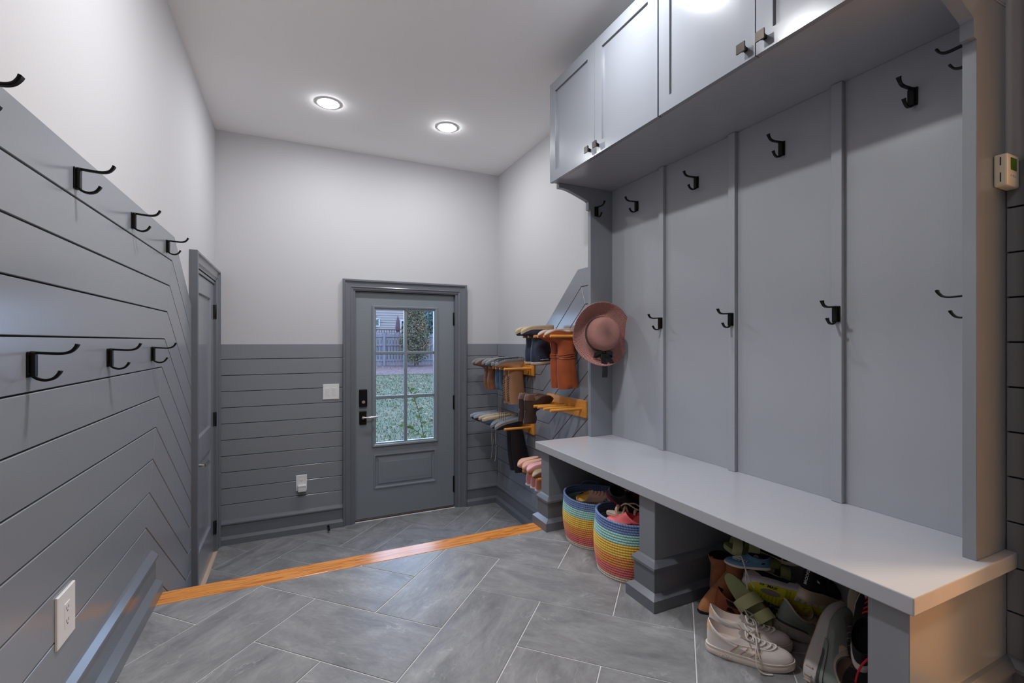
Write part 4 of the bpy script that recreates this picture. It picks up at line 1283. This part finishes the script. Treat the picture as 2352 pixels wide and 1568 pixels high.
slide('olive foam slide sandal wedged under the blue moccasin', at(1755, 1318, 1.72), seen(.92, -.05, -.30), seen(.05, .90, .40))

# --- dark child sneaker at the back
l = Last(L=.17, W=.07, heel=.016, toe=.014, ch=.058, cx=-.042, crx=.038, cry=.026, toeh=.03, spring=.004)
footwear('sneaker', 'small navy sneaker with pale laces at the back of the pile under the bench', 'sneaker', None, l, at(1782, 1282, 1.775), seen(.92, -.15, .2), seen(0, .92, .38), mat('navy_canvas', (34, 38, 52), .8), SOLE_W, DARK_IN, 'cup', [('lace', laces(l, 4, .55, .93, .5, .005), BEIGE), ('lace_bow', lace_bow(l), BEIGE)])

# --- black sneaker lying on its side, citron outsole towards the room
l = Last(L=.290, W=.108, heel=.036, toe=.026, ch=.100, cx=-.072, crx=.054, cry=.036, toeh=.042, tilt=-.008, dip=.02, spring=.018, q=.44)
ex = []
sw_ = [(-.112, .083, .0008), (-.095, .078, .0022), (-.075, .072, .0038), (-.055, .067, .0055), (-.035, .063, .0075), (-.018, .061, .0095), (-.006, .063, .0100), (.003, .068, .0075), (.008, .075, .0040), (.010, .081, .0008)]
for sd in (1, -1): ex.append(('side_mark', side_strip(l, sw_, sd), LILAC))
for sd in (1, -1):
    ex.append(('mudguard', patch(l, [(sd * .25, .02), (sd * 1.6, .02), (sd * 1.5, .16), (sd * .3, .30)], off=.0018, nu=14), LILAC))
    for k in (.75, 1.05, 1.3): ex.append(('overlay', patch(l, [(sd * (k - .05), .15), (sd * (k + .05), .15), (sd * (k - .28), .62), (sd * (k - .36), .62)], off=.0022, nu=2, nv=6), LILAC))
ex.append(('heel_clip', patch(l, [(PI - .9, .02), (PI + .9, .02), (PI + .7, .35), (PI - .7, .35)], off=.003, nu=10), LILAC))
# outsole: citron sheet, ribs, window, tread blocks
def under(poly, z0, z1, inset=0):
    b_ = N(); prism(b_, [V((x, y, z0 + l.base(x))) for x, y in poly], (0, 0, z1 - z0)); return b_
ov = [tuple(l.out(2 * PI * k / 40, .93)[:2]) for k in range(40)]
bm = N(); loft(bm, [[V((x * .96, y * .93, -.004 + l.base(x))) for x, y in ov], [V((x, y, -.002 + l.base(x))) for x, y in ov], [V((x, y, .004 + l.base(x))) for x, y in ov]], True, True, True); ex.append(('outsole', bm, YELL))
bm = N(); loft(bm, [[V((-.055 + .034 * math.cos(a), -.006 + .012 * math.sin(a), z)) for a in [2 * PI * k / 20 for k in range(20)]] for z in (-.0052, -.0035)], True, True, True); ex.append(('air_window', bm, mat('clear_cushion', (140, 124, 128), .15)))
for k in range(9):
    bm = N(); x = .006 - .0125 * k; box(bm, (x - .0016, -.040, -.0054), (x + .0016, .040, -.0034)); 
    if abs(x + .055) < .04:
        bm.free(); bm = N(); box(bm, (x - .0014, .010, -.0054), (x + .0014, .040, -.0034))
    ex.append(('rib', bm, YELL_D))
for k in range(5):
    for sd in (1, -1):
        x = .030 + .020 * k; w = .040 * (1 - max(0, k - 2.5) * .16)
        bm = N(); b0 = l.base(x); prism(bm, [V((x - .007, sd * .010, -.0065 + b0)), V((x + .008, sd * .008, -.0065 + b0)), V((x + .010, sd * w, -.0065 + b0)), V((x - .004, sd * w, -.0065 + b0))], (0, 0, .004), .0008); ex.append(('tread_block', bm, YELL_D if sd > 0 else LILAC))
ex.append(('tongue', tongue(l, .03), BLACK_T)); ex.append(('lace', laces(l, 6, .5, .94, .5), SOLE_K))
for k in (.72, .84): ex.append(('lace_loop', patch(l, [(-.62, k), (-.50, k), (-.50, k + .04), (-.62, k + .04)], off=.004, nu=2, nv=2), YELL))
cs = footwear('running_shoe', 'black trainer on its side with a bright citron outsole facing out', 'sneaker', None, l, at(1806, 1375, 1.66), seen(.95, -.10, -.25), seen(.10, .55, -.83), BLACK_T, LILAC, DARK_IN, 'runner', ex)
lettering(cs, 'AIR', .011, SOLE_K, (-.090, -.031, -.0058), (1, 0, 0), (0, 0, -1), .0005)
lettering(cs, 'MAX', .016, SOLE_K, (-.055, -.031, -.0058), (1, 0, 0), (0, 0, -1), .0005)

# --- black runner with pale sole, seen from the heel
l = Last(L=.275, W=.100, heel=.042, toe=.028, ch=.105, cx=-.070, crx=.054, cry=.036, toeh=.042, tilt=-.01, dip=.02, spring=.02)
PALE_B = mat('pale_badge', (222, 218, 210), .5)
ex = [('heel_badge', patch(l, [(PI + q - .10, .50), (PI + q + .10, .50), (PI + q + .10, .66), (PI + q - .10, .66)], off=.002, nu=3, nv=3), PALE_B) for q in (-.85, .75)]
ex += [('side_line', strip_patch(l, [(PI - 1.0 - k * .16 - .03 * j, .2 + .1 * j, .008) for j in range(6)]), GREY_D) for k in range(4)]
br = footwear('running_shoe', 'black running shoe with a thick pale sole, heel towards the room', 'sneaker', None, l, at(1880, 1380, 1.78), seen(.42, .08, -.90), seen(.22, .96, .15), BLACK_T, CREAM, DARK_IN, 'runner', ex + [('lace', laces(l, 5, .5, .93, .5), SOLE_K)])
pc = l.S(PI, .50)
lettering(br, 'BROOKS', .013, PALE_B, (pc.x - .0035, 0, pc.z), (0, 0, 1), (-1, 0, .05), .001)

# --- grey pair
def grey_shoe(label, loc, fwd, up):
    l = Last(L=.285, W=.106, heel=.044, toe=.030, ch=.112, cx=-.074, crx=.056, cry=.038, toeh=.044, tilt=-.010, dip=.030, spring=.016, q=.44)
    ex = []
    ex.append(('foam_band', patch(l, [(PI - 1.5, .0), (PI + 1.5, .0), (PI + 1.4, .16), (PI - 1.4, .16)], off=.0045, nu=16, nv=3), GREY_T))
    ex.append(('dark_band', patch(l, [(PI - 1.25, -.0), (PI + 1.25, -.0), (PI + 1.2, .07), (PI - 1.2, .07)], off=.0060, nu=16, nv=2), GREY_D))
    for sd in (1, -1):
        ex.append(('side_mark', side_strip(l, [(-.070, .090, .0008), (-.055, .086, .0022), (-.040, .082, .0035), (-.025, .079, .0055), (-.012, .078, .0070), (-.003, .082, .0050), (.001, .090, .0010)], sd), CREAM))
        ex.append(('mesh_panel', patch(l, [(sd * .25, .30), (sd * .75, .30), (sd * .55, .62), (sd * .25, .66)], off=.0012, nu=6), mat('mauve_grey_mesh', (128, 116, 118), .8, bump=.6, bscale=260)))
    ex.append(('collar_lining', patch(l, [(0, .90), (2 * PI, .90), (2 * PI, 1.0), (0, 1.0)], off=.003, nu=30, nv=2), TAUPE))
    b_ = N(); loft(b_, [[V((x * .95, y * .92, -.003 + l.base(x))) for x, y in [tuple(l.out(2 * PI * k / 40, .9)[:2]) for k in range(40)]], [V((x, y, .004 + l.base(x))) for x, y in [tuple(l.out(2 * PI * k / 40, .92)[:2]) for k in range(40)]]], True, True, True); ex.append(('outsole', b_, TAN_R))
    for k in range(6):
        a = PI - .7 + .28 * k; o = l.out(a, 1.06); b_ = N(); tube(b_, [V((o.x, o.y, .010)), V((o.x * 1.005, o.y * 1.005, .030))], .0030, 6); ex.append(('sole_rib', b_, TAUPE))
    ex.append(('tongue', tongue(l, .03), GREY_T)); ex.append(('lace', laces(l, 5, .52, .93, .5), mat('grey_shoe_lace', (158, 156, 150), .85)))
    return footwear('running_shoe', label, 'sneaker', None, l, loc, fwd, up, GREY_T, mat('grey_white_foam', (188, 182, 176), .6), TAUPE, 'runner', ex)
grey_shoe('sage grey running shoe standing behind the white pair', at(1858, 1470, 1.715), seen(.80, -.06, -.60), seen(.08, .92, .38))
grey_shoe('sage grey running shoe tipped on its heel, opening towards the near pedestal', at(1880, 1462, 1.585), seen(.34, .84, -.42), seen(.72, -.46, .50))

# --- black shoe with a rippled cream sole standing on end, and the shoes behind the near pedestal
l = Last(L=.28, W=.10, heel=.040, toe=.030, ch=.10, toeh=.042, spring=.022)
footwear('running_shoe', 'black running shoe standing on end, rippled cream sole turned to the pile', 'sneaker', None, l, at(1945, 1425, 1.70), seen(.08, .93, -.35), seen(.96, .0, .05), BLACK_T, CREAM, DARK_IN, 'tread', [('lace', laces(l, 5, .5, .93, .5), SOLE_K)])
l = Last(L=.27, W=.098, heel=.036, toe=.028, ch=.10, toeh=.042, spring=.02)
rl = footwear('running_shoe', 'black and white running shoe with scarlet laces beside the near pedestal', 'sneaker', None, l, at(2000, 1440, 1.64), seen(.25, .88, -.30), seen(-.10, .40, .90), BLACK_T, SOLE_W, DARK_IN, 'runner', [('toe_cap', patch(l, [(-1.0, .03), (1.0, .03), (.5, .6), (-.5, .6)], off=.001, nu=12), PALE_B), ('lace', laces(l, 5, .5, .93, .5), RED_L)])
bm = N(); strap(bm, curve_pts([(1.515, .745, .185), (1.500, .772, .170), (1.492, .792, .13), (1.490, .802, .085)], 5), .008, .003, (.6, .6, 0)); world_part(rl, 'loose_lace', bm, RED_L)
l = Last(L=.19, W=.078, heel=.020, toe=.016, ch=.065, cx=-.045, crx=.042, cry=.028, toeh=.035, spring=.01)
footwear('sneaker', 'small coral red shoe on the floor beside the near pedestal', 'sneaker', None, l, (1.560, .760, .0006), norm_dir(-.80, .55, 0), (0, 0, 1), CORAL, PINK, CORAL, 'cup', [('lace', laces(l, 4, .5, .93, .5), RED_L)])
# --- rust ankle shoe and black shoe behind the white pair
l = Last(L=.26, W=.09, heel=.016, toe=.010, ch=.11, cx=-.060, crx=.056, cry=.037, toeh=.036, tilt=-.004, dip=.03, spring=.004)
footwear('ankle_boot', 'glossy rust leather ankle boot behind the white sneakers', 'boot', None, l, (1.600, 1.235, .0006), norm_dir(.74, -.67, 0), (0, 0, 1), RUST_D, SOLE_K, DARK_IN, 'thin', [('elastic_gore', patch(l, [(s * 1.5, .62), (s * 2.1, .62), (s * 2.1, .98), (s * 1.5, .98)], off=.001, nu=4), SOLE_K) for s in (1, -1)])
l = Last(L=.25, W=.09, heel=.018, toe=.012, ch=.07, toeh=.04)
footwear('leather_shoe', 'black leather shoe between the rust boot and the grey running shoe', 'shoe', None, l, (1.640, 1.150, .0006), norm_dir(.76, -.64, 0), (0, 0, 1), BLK_L, BR_D, DARK_IN, 'thin', [('lace', laces(l, 4, .55, .93, .5), LACE_G)])

# ---------------------------------------------------------------- rope baskets
def rope(name, c1, c2):
    m = mat(name, c1, .7)
    nt = m.node_tree; b = nt.nodes['Principled BSDF']; L = nt.links.new
    uv = nt.nodes.new('ShaderNodeUVMap'); s = nt.nodes.new('ShaderNodeSeparateXYZ'); L(uv.outputs[0], s.inputs[0])
    a = nt.nodes.new('ShaderNodeMath'); a.operation = 'ADD'; L(s.outputs[0], a.inputs[0]); L(s.outputs[1], a.inputs[1])
    f = nt.nodes.new('ShaderNodeMath'); f.operation = 'PINGPONG'; f.inputs[1].default_value = .5; L(a.outputs[0], f.inputs[0])
    r = nt.nodes.new('ShaderNodeValToRGB'); r.color_ramp.elements[0].color = lin(c2); r.color_ramp.elements[1].color = lin(c1); r.color_ramp.elements[1].position = .35
    L(f.outputs[0], r.inputs[0]); L(r.outputs[0], b.inputs['Base Color'])
    bp = nt.nodes.new('ShaderNodeBump'); bp.inputs['Strength'].default_value = .6; bp.inputs['Distance'].default_value = .002; L(f.outputs[0], bp.inputs['Height']); L(bp.outputs[0], b.inputs['Normal'])
    return m
ROPES = [rope('rope_cream', (236, 220, 202), (206, 186, 164)), rope('rope_coral', (236, 132, 124), (214, 104, 98)), rope('rope_orange', (238, 160, 90), (218, 130, 62)), rope('rope_yellow', (242, 202, 92), (220, 172, 58)), rope('rope_mint', (172, 214, 204), (136, 184, 176)), rope('rope_blue', (124, 146, 190), (88, 108, 158))]
BANDS = [2, 4, 4, 5, 4, 4]
def basket(label, cx, cy, H=.240, r0=.150, r1=.168):
    t = thing('rope_basket', label, 'basket', (cx, cy, 0), 'rainbow rope baskets')
    nt_ = sum(BANDS); hh = H / nt_; k = 0
    def rad(z):
        u = z / H
        return r0 + (r1 - r0) * u + .012 * math.sin(PI * min(1, u * 1.1))
    for bi, n in enumerate(BANDS):
        bm = N(); uvl = bm.loops.layers.uv.new('UVMap')
        for i in range(n):
            z = hh * (k + .5); R = rad(z); rr_ = hh * .56; NU, NV = 72, 8
            wob = [R * (1 + .006 * math.sin(3 * a + cx * 9) + .004 * math.sin(5 * a + k * .2)) for a in [2 * PI * u / NU for u in range(NU)]]
            dz = [.006 * math.sin(2 * 2 * PI * u / NU + 1 + cy) * (z / H) ** 2 for u in range(NU)]
            vs = [[bm.verts.new((cx + (wob[u] + rr_ * math.cos(2 * PI * v / NV)) * math.cos(2 * PI * u / NU), cy + (wob[u] + rr_ * math.cos(2 * PI * v / NV)) * math.sin(2 * PI * u / NU), max(.0004, z + dz[u] + rr_ * math.sin(2 * PI * v / NV)))) for v in range(NV)] for u in range(NU)]
            for u in range(NU):
                for v in range(NV):
                    f = bm.faces.new((vs[u][v], vs[(u + 1) % NU][v], vs[(u + 1) % NU][(v + 1) % NV], vs[u][(v + 1) % NV]))
                    for lp, (uu, vv) in zip(f.loops, ((u, v), (u + 1, v), (u + 1, v + 1), (u, v + 1))):
                        lp[uvl].uv = (uu / NU * 2 * PI * R / .012, vv / NV * 1.0)
            k += 1
        obj('rope_band', bm, ROPES[bi], t, smooth=True)
    bm = N(); lathe(bm, [(.001, .002), (r0 - .01, .002), (r0 + .002, .010)], 40, (cx, cy, 0)); obj('basket_floor', bm, ROPES[0], t)
    # handle loops standing on the rim
    for a in (1.15, -1.35):
        R = rad(H)
        bm = N(); tube(bm, curve_pts([(cx + R * math.cos(a + d), cy + R * math.sin(a + d), H + h) for d, h in ((-.30, -.004), (-.24, .009), (-.1, .014), (.1, .014), (.24, .009), (.30, -.004))], 5), .0055, 8)
        obj('handle', bm, ROPES[5], t, smooth=True)
    return t
basket('rainbow striped rope basket of shoes standing next to the middle pedestal', 1.456, 1.768, .272, .148, .160)
basket('rainbow striped rope basket of shoes standing farther along, by the oak nosing', 1.500, 2.118, .250)
# --- shoes in the far basket
G1 = None
l = Last(L=.20, W=.078, heel=.022, toe=.016, ch=.068, cx=-.05, crx=.044, cry=.03, toeh=.034, spring=.012, dip=.02)
footwear('sneaker', 'beige shoe with mustard heel and orange sole foam in the farther basket', 'sneaker', None, l, (1.470, 2.065, 0.221), norm_dir(.62, -.62, .25), norm_dir(-.35, -.3, .9), BEIGE, CREAM, MUST, 'cup', [('heel_tab', patch(l, [(PI - .8, .5), (PI + .8, .5), (PI + .6, .99), (PI - .6, .99)]), MUST), ('foam_wedge', patch(l, [(PI - 1.2, .02), (PI + 1.2, .02), (PI + .9, .3), (PI - .9, .3)], off=.002), ORNG), ('eyestay', patch(l, [(-.6, .5), (.6, .5), (.9, .98), (-.9, .98)], off=.002), PINK_S), ('lace', laces(l, 4, .55, .93, .5), PINK_S)])
l = Last(L=.20, W=.076, heel=.018, toe=.016, ch=.066, cx=-.05, crx=.042, cry=.029, toeh=.034, spring=.01)
footwear('sneaker', 'black and pink laced child sneaker in the farther basket', 'sneaker', None, l, (1.535, 1.985, 0.221), norm_dir(-.60, .45, -.42), norm_dir(-.45, -.25, .85), mat('black_pink_knit', (40, 30, 36), .8), MAGENTA, PINK, 'cup', [('tongue', tongue(l, .04), PINK), ('lace', laces(l, 6, .42, .95, .55, .007), LACE_G)])
footwear('sneaker', 'small beige child shoe at the back of the farther basket', 'sneaker', None, Last(L=.17, W=.07, heel=.016, toe=.014, ch=.06, cx=-.04, crx=.038, cry=.026, toeh=.03), (1.600, 2.060, 0.221), norm_dir(.5, .3, -.75), norm_dir(-.75, -.4, .3), BEIGE, CREAM, BEIGE, 'cup', [])
l = Last(L=.20, W=.08, heel=.02, toe=.016, ch=.07, toeh=.036, cx=-.05, crx=.042, cry=.03)
footwear('sneaker', 'dark green child shoe deep in the farther basket', 'sneaker', None, l, (1.46, 2.17, 0.166), norm_dir(.7, .6, .05), (0, 0, 1), mat('dark_green_canvas', (40, 56, 50), .8), SOLE_K, DARK_IN, 'cup', [('lace', laces(l, 4, .5, .93, .5), LACE_G)])
# --- shoes in the near basket
footwear('sneaker', 'black child sneaker with magenta stripes at the top of the nearer basket', 'sneaker', None, l, (1.478, 1.845, 0.279), norm_dir(.42, -.55, -.35), norm_dir(-.35, -.35, .85), mat('black_shiny_knit', (34, 32, 36), .45, var=.4, vscale=60), MAGENTA, DARK_IN, 'cup', [('side_stripe', strip_patch(l, [(s * (1.2 + .1 * k), .15 + .09 * k, .02) for k in range(8)]), mat('violet_stripe', (150, 110, 190), .5)) for s in (1, -1)])
l = Last(L=.19, W=.074, heel=.018, toe=.014, ch=.05, spring=.006)
sd_ = thing('strap_sandal', 'pale beige strappy sandal lying across the nearer basket', 'sandal', (0, 0, 0)); basis(sd_, (1.410, 1.738, 0.256), norm_dir(.62, -.76, -.04), norm_dir(-.10, .16, 1))
obj('footbed', shoe_sole(l, 'cup'), CREAM, sd_, smooth=True, angle=45, local=True)
for x0, lean in ((.04, .25), (-.01, -.2), (-.045, .15)):
    bm = N(); strap(bm, curve_pts([(x0 + lean * .05, -.034, .012), (x0, -.03, .040), (x0, 0, .052), (x0, .03, .040), (x0 - lean * .05, .034, .012)], 5), .010, .003, (1, 0, 0)); obj('strap', bm, BEIGE, sd_, smooth=True, angle=50, local=True)
bm = N(); tube(bm, curve_pts([(-.03, .01, .05), (.0, -.02, .075), (.05, -.03, .06), (.07, .01, .05), (.03, .03, .065), (-.02, .02, .055)], 6), .003, 7); obj('ankle_tie', bm, BEIGE, sd_, smooth=True, local=True)
l = Last(L=.19, W=.078, heel=.016, toe=.014, ch=.055, toeh=.034, cx=-.045, crx=.046, cry=.03)
footwear('flat_shoe', 'coral red flat shoe poking over the rim of the nearer basket', 'shoe', None, l, (1.378, 1.700, 0.239), norm_dir(-.72, .62, -.05), norm_dir(-.1, -.1, 1), CORAL, CORAL, CORAL, 'thin', [])
footwear('flat_shoe', 'coral red flat shoe with a pale strap at the pedestal side of the nearer basket', 'shoe', None, l, (1.468, 1.645, 0.266), norm_dir(.80, -.2, .25), norm_dir(-.3, -.2, .95), CORAL, CORAL, CORAL, 'thin', [('strap', strip_patch(l, [(-1.5 + .15 * k, .95, .05) for k in range(21)], .004), BEIGE)])
l = Last(L=.20, W=.08, heel=.02, toe=.016, ch=.07, toeh=.036, cx=-.05, crx=.042, cry=.03)
footwear('sneaker', 'black child sneaker deep in the nearer basket', 'sneaker', None, l, (1.548, 1.780, 0.234), norm_dir(.5, -.8, .1), norm_dir(-.1, 0, 1), BLACK_T, SOLE_K, DARK_IN, 'cup', [('lace', laces(l, 4, .5, .93, .5), LACE_G)])
footwear('sneaker', 'dark red child shoe at the back of the nearer basket', 'sneaker', None, l, (1.563, 1.850, 0.249), norm_dir(.7, -.5, .2), norm_dir(-.1, 0, 1), mat('dark_red_canvas', (112, 34, 30), .7), SOLE_K, DARK_IN, 'cup', [])

# ---------------------------------------------------------------- boots hung upside down on the racks
def ring_at(l, z):
    R = [(l.ch, l.cx, l.crx, l.cry)] + l.shaft
    for a, b in zip(R, R[1:]):
        if z <= b[0]:
            u = (z - a[0]) / (b[0] - a[0]); return [a[i] + (b[i] - a[i]) * u for i in range(4)]
    return R[-1]
def hung(name, label, cat, group, l, x, y, z, upper, sole, lining, kind, extras=(), out=True, lean=0.0, pitch=.06):
    """sole uppermost; z = height of the sole's underside"""
    f = norm_dir(-1, lean, -pitch) if out else norm_dir(1, lean, -.06)
    return footwear(name, label, cat, group, l, (x, y, z), f, (0, 0, -1), upper, sole, lining, kind, extras)
# tall rust boots
def tall(L, W, H, rx0, rx1, cx, block=.02, **k):
    n = 8; h0 = .102
    sh = [(h0 + (H - h0) * i / n, cx - .004 + .006 * math.sin(PI * i / n), rx0 + (rx1 - rx0) * i / n + .004 * math.sin(PI * i / n), (rx0 + (rx1 - rx0) * i / n) * .60) for i in range(1, n + 1)]
    return Last(L=L, W=W, heel=.010, toe=.010, ch=.088, cx=cx, crx=rx0, cry=rx0 * .64, toeh=.036, tilt=0, dip=0, spring=.030, block=block, shaft=sh, **k)
for i, (y, lab) in enumerate(((2.898, 'tall rust leather boot hung upside down next to the navy boots'), (2.803, 'tall rust leather boot hung upside down nearest the straw hat'))):
    l = tall(.255, .088, .405, .062, .080, -.038, .016)
    ex = []
    bm = N()
    for zz in (.165, .178, .190):
        tube(bm, [V((ring_at(l, zz)[1] + (ring_at(l, zz)[2] + .002) * math.cos(a), (ring_at(l, zz)[3] + .002) * math.sin(a), zz + l.base(l.cx) + .004 * math.sin(2 * a + zz * 90))) for a in [2 * PI * k / 28 for k in range(29)]], .0042, 6)
    ex.append(('wrap_strap', bm, RUST_D))
    bm = N(); strap(bm, [V((ring_at(l, .20 + .025 * k)[1], -ring_at(l, .20 + .025 * k)[3] - .001, .20 + .025 * k)) for k in range(8)], .006, .002, (1, 0, 0)); ex.append(('zip', bm, RUST_D))
    hung('tall_boot', lab, 'boot', 'rust boots on the highest rack', l, 1.690, y, 1.172, RUST, TAUPE, DARK_IN, 'thin', ex)
for i, (y, lab) in enumerate(((3.142, 'navy shell boot with a crepe sole, farther of the pair hung on the highest rack'), (3.048, 'navy shell boot with pale print near its cuff, nearer of the pair'))):
    l = tall(.275, .086, .290, .070, .090, -.020, 0.0)
    l.heel = .034; l.toe = .028
    c = l.shaft[-1]
    bm = N(); loft(bm, [[V((c[1] + (c[2] + d) * math.cos(a), (c[3] + d) * math.sin(a), z)) for a in [2 * PI * k / 36 for k in range(36)]] for z, d in ((.268, .001), (.270, .003), (.285, .003), (.290, -.002))], True)
    ex = [('cuff', bm, TAN_S)]
    bm = N(); strap(bm, [V((c[1] + .055 * math.cos(a) - .0, .0 + .055 * math.sin(a), .13)) for a in (0, .3, .6)], .02, .003, (0, 0, 1)); ex.append(('front_seam', bm, NAVY_E))
    t = hung('snow_boot', lab, 'boot', 'navy boots on the highest rack', l, 1.640, y, 1.203, NAVY, TAN_S, DARK_IN, 'cup', ex)
    if i == 1:
        for k, w_ in enumerate((.007, .005, .006, .004, .006, .007, .005)):
            b_ = N(); x_ = c[1] + .034 - .010 * k; g_ = ring_at(l, .252)
            y_ = g_[3] * math.sqrt(max(0, 1 - ((x_ - g_[1]) / g_[2]) ** 2)) + .0006
            box(b_, (x_ - w_ / 2, -y_ - .0008, .249), (x_ + w_ / 2, -y_ + .001, .255)); obj('pale_print', b_, PALE_B, t, local=True)
# dark brown ankle boots on rack B, heels outward
for y, lab in ((3.140, 'dark brown heeled ankle boot, farther of the pair on the rack with empty pegs'), (3.046, 'dark brown heeled ankle boot, nearer of the pair on the rack with empty pegs')):
    l = tall(.250, .084, .172, .046, .052, -.066, .040, point=.3)
    hung('ankle_boot', lab, 'boot', 'dark brown boots on the middle rack', l, 1.655, y, .690, BR_D, BR_H, DARK_IN, 'thin', [('label_tag', patch(l, [(PI - .2, .9), (PI + .2, .9), (PI + .2, .98), (PI - .2, .98)]), TAN_S)], out=False)
# rack C
for y, lab in ((4.022, 'chestnut leather boot hung by the back wall, farther of the pair'), (3.934, 'chestnut leather boot hung by the back wall, nearer of the pair')):
    l = tall(.285, .086, .275, .064, .078, -.042, .012); l.heel = .018; l.toe = .016
    bm = N(); strap(bm, [V((-.045 + .068 * math.cos(a), .055 * math.sin(a), z_)) for a, z_ in ((PI * .5, .15), (PI * .5, .2), (PI * .5, .272))], .014, .003, (1, 0, 0))
    hung('leather_boot', lab, 'boot', 'chestnut boots by the back wall', l, 1.620, y, .935, BR_L, GREY_S, DARK_IN, 'thin', [('pull_strap', bm, RUST_D)])
for y, lab in ((3.845, 'blue grey winter boot between the chestnut and tan boots, farther of its pair'), (3.756, 'blue grey winter boot between the chestnut and tan boots, nearer of its pair')):
    l = tall(.265, .086, .285, .050, .058, -.045, 0); l.heel = .026; l.toe = .024
    hung('winter_boot', lab, 'boot', 'blue grey boots by the back wall', l, 1.640, y, .938, BLUE_G, GREY_S, DARK_IN, 'tread', [])
for i, (y, lab) in enumerate(((3.667, 'tan lace-up boot with a ribbed grey sole, farther of its pair'), (3.577, 'tan lace-up boot with a ribbed grey sole, nearer of its pair'))):
    l = tall(.270, .086, .385, .064, .082, -.042, 0); l.heel = .028; l.toe = .026
    bm = N()
    for k in range(11):
        z_ = .145 + .020 * k; g_ = ring_at(l, z_); xx_ = g_[1] + g_[2]
        for s in (1, -1): tube(bm, [V((xx_ - .002, -s * .020, z_)), V((xx_ + .004, 0, z_ + .010)), V((xx_ - .001, s * .020, z_ + .020))], .0026, 5)
    ex = [('lacing', bm, LACE_B)]
    for k in range(13):
        x_ = -.115 + .019 * k; w_ = abs(l.out(math.acos(max(-1, min(1, x_ / (l.L / 2)))), .95).y)
        b_ = N(); box(b_, (x_ - .004, -w_, -.004 + l.base(x_)), (x_ + .004, w_, .006 + l.base(x_))); ex.append(('sole_rib', b_, SOLE_K))
    t = hung('lace_up_boot', lab, 'boot', 'tan lace-up boots by the back wall', l, 1.660, y, .938, TAN_L, GREY_S, DARK_IN, 'tread', ex)
    bm = N()
    for k in (0, 1): tube(bm, curve_pts([(1.615 - .01 * k, y + .014 * (2 * k - 1), .60), (1.607, y + .02 * (2 * k - 1), .52), (1.612 - .006 * k, y + .016 * (2 * k - 1), .44), (1.606, y + .018 * (2 * k - 1), .385)], 4), .0020, 5)
    world_part(t, 'hanging_lace', bm, LACE_B)
# rack D
for i, (y, lab) in enumerate(((4.022, 'grey soled walking shoe hung in the corner, farther of its pair'), (3.934, 'grey soled walking shoe hung in the corner, nearer of its pair'))):
    l = Last(L=.27, W=.084, heel=.024, toe=.020, ch=.095, cx=-.065, crx=.052, cry=.035, toeh=.042)
    hung('walking_shoe', lab, 'shoe', 'grey soled shoes on the lower rack', l, 1.600, y, .430, BR_D, mat('pale_blue_grey_sole', (140, 146, 154), .6), DARK_IN, 'cup', [('lace', laces(l, 4, .5, .93, .5), LACE_G)])
for i, (y, lab) in enumerate(((3.845, 'tan crepe soled shoe with dangling grey laces, farther of its pair'), (3.757, 'tan crepe soled shoe with dangling grey laces, nearer of its pair'))):
    l = Last(L=.275, W=.082, heel=.026, toe=.024, ch=.10, cx=-.065, crx=.052, cry=.035, toeh=.042)
    t = hung('suede_shoe', lab, 'shoe', 'tan crepe soled shoes on the lower rack', l, 1.615, y, .432, BLUE_G, TAN_S, DARK_IN, 'tread', [('lace', laces(l, 4, .5, .93, .5), LACE_G), ('lace_bow', lace_bow(l), LACE_G)])
    bm = N()
    for k in (0, 1): strap(bm, curve_pts([(1.600 + .03 * k, y + .02 * (2 * k - 1), .345), (1.592 + .03 * k, y + .026 * (2 * k - 1), .24), (1.600 + .03 * k, y + .020 * (2 * k - 1), .12 + .06 * k), (1.586 + .03 * k, y + .028 * (2 * k - 1), .04 + .09 * k)], 5), .0055, .002, (0, 1, 0))
    world_part(t, 'hanging_lace', bm, LACE_G)
for i, (y, lab) in enumerate(((3.667, 'tall black rubber boot hung upside down, farther of its pair'), (3.576, 'tall black rubber boot hung upside down, nearer of its pair'))):
    l = tall(.275, .086, .460, .054, .080, -.055, 0); l.heel = .028; l.toe = .024
    bm = N(); strap(bm, [V((-.03, .05, .40)), V((-.06, .064, .41)), V((-.09, .055, .42))], .02, .004, (0, 0, 1))
    hung('rubber_boot', lab, 'boot', 'black rubber boots on the lower rack', l, 1.650, y, .420, BLK_L, GREY_S, DARK_IN, 'cup', [('side_strap', bm, SOLE_K)], pitch=.17)
# rack E: pink child boots behind the bench end
for y, lab, m in ((3.200, 'pale pink child boot, farthest of those hung beside the bench end', PINK_S), (3.120, 'pale pink child boot hung between two others beside the bench end', PINK_S), (3.045, 'rose pink child boot hung nearest the bench end', PINK)):
    l = tall(.190, .078, .200, .044, .056, -.030, 0); l.heel = .016; l.toe = .014; l.ch = .08
    c = l.shaft[-1]
    bm = N()
    tube(bm, [V((c[1] + c[2] * math.cos(a), c[3] * math.sin(a), c[0] + .002 * math.sin(9 * a))) for a in [2 * PI * k / 36 for k in range(37)]], .009, 7)
    hung('child_boot', lab, 'boot', None, l, 1.640, y, .178, PINK if m is PINK_S else PINK_S, m, PINK, 'cup', [('fur_trim', bm, mat('white_fur', (232, 222, 220), .95, bump=.8, bscale=300))], lean=-.1)
l = tall(.170, .072, .150, .040, .048, -.030, 0); l.ch = .075
hung('child_boot', 'tan and brown child boot hung beside the bench end', 'boot', None, l, 1.640, 2.968, .150, mat('brown_child_leather', (112, 84, 66), .6), TAN_S, DARK_IN, 'cup', [])
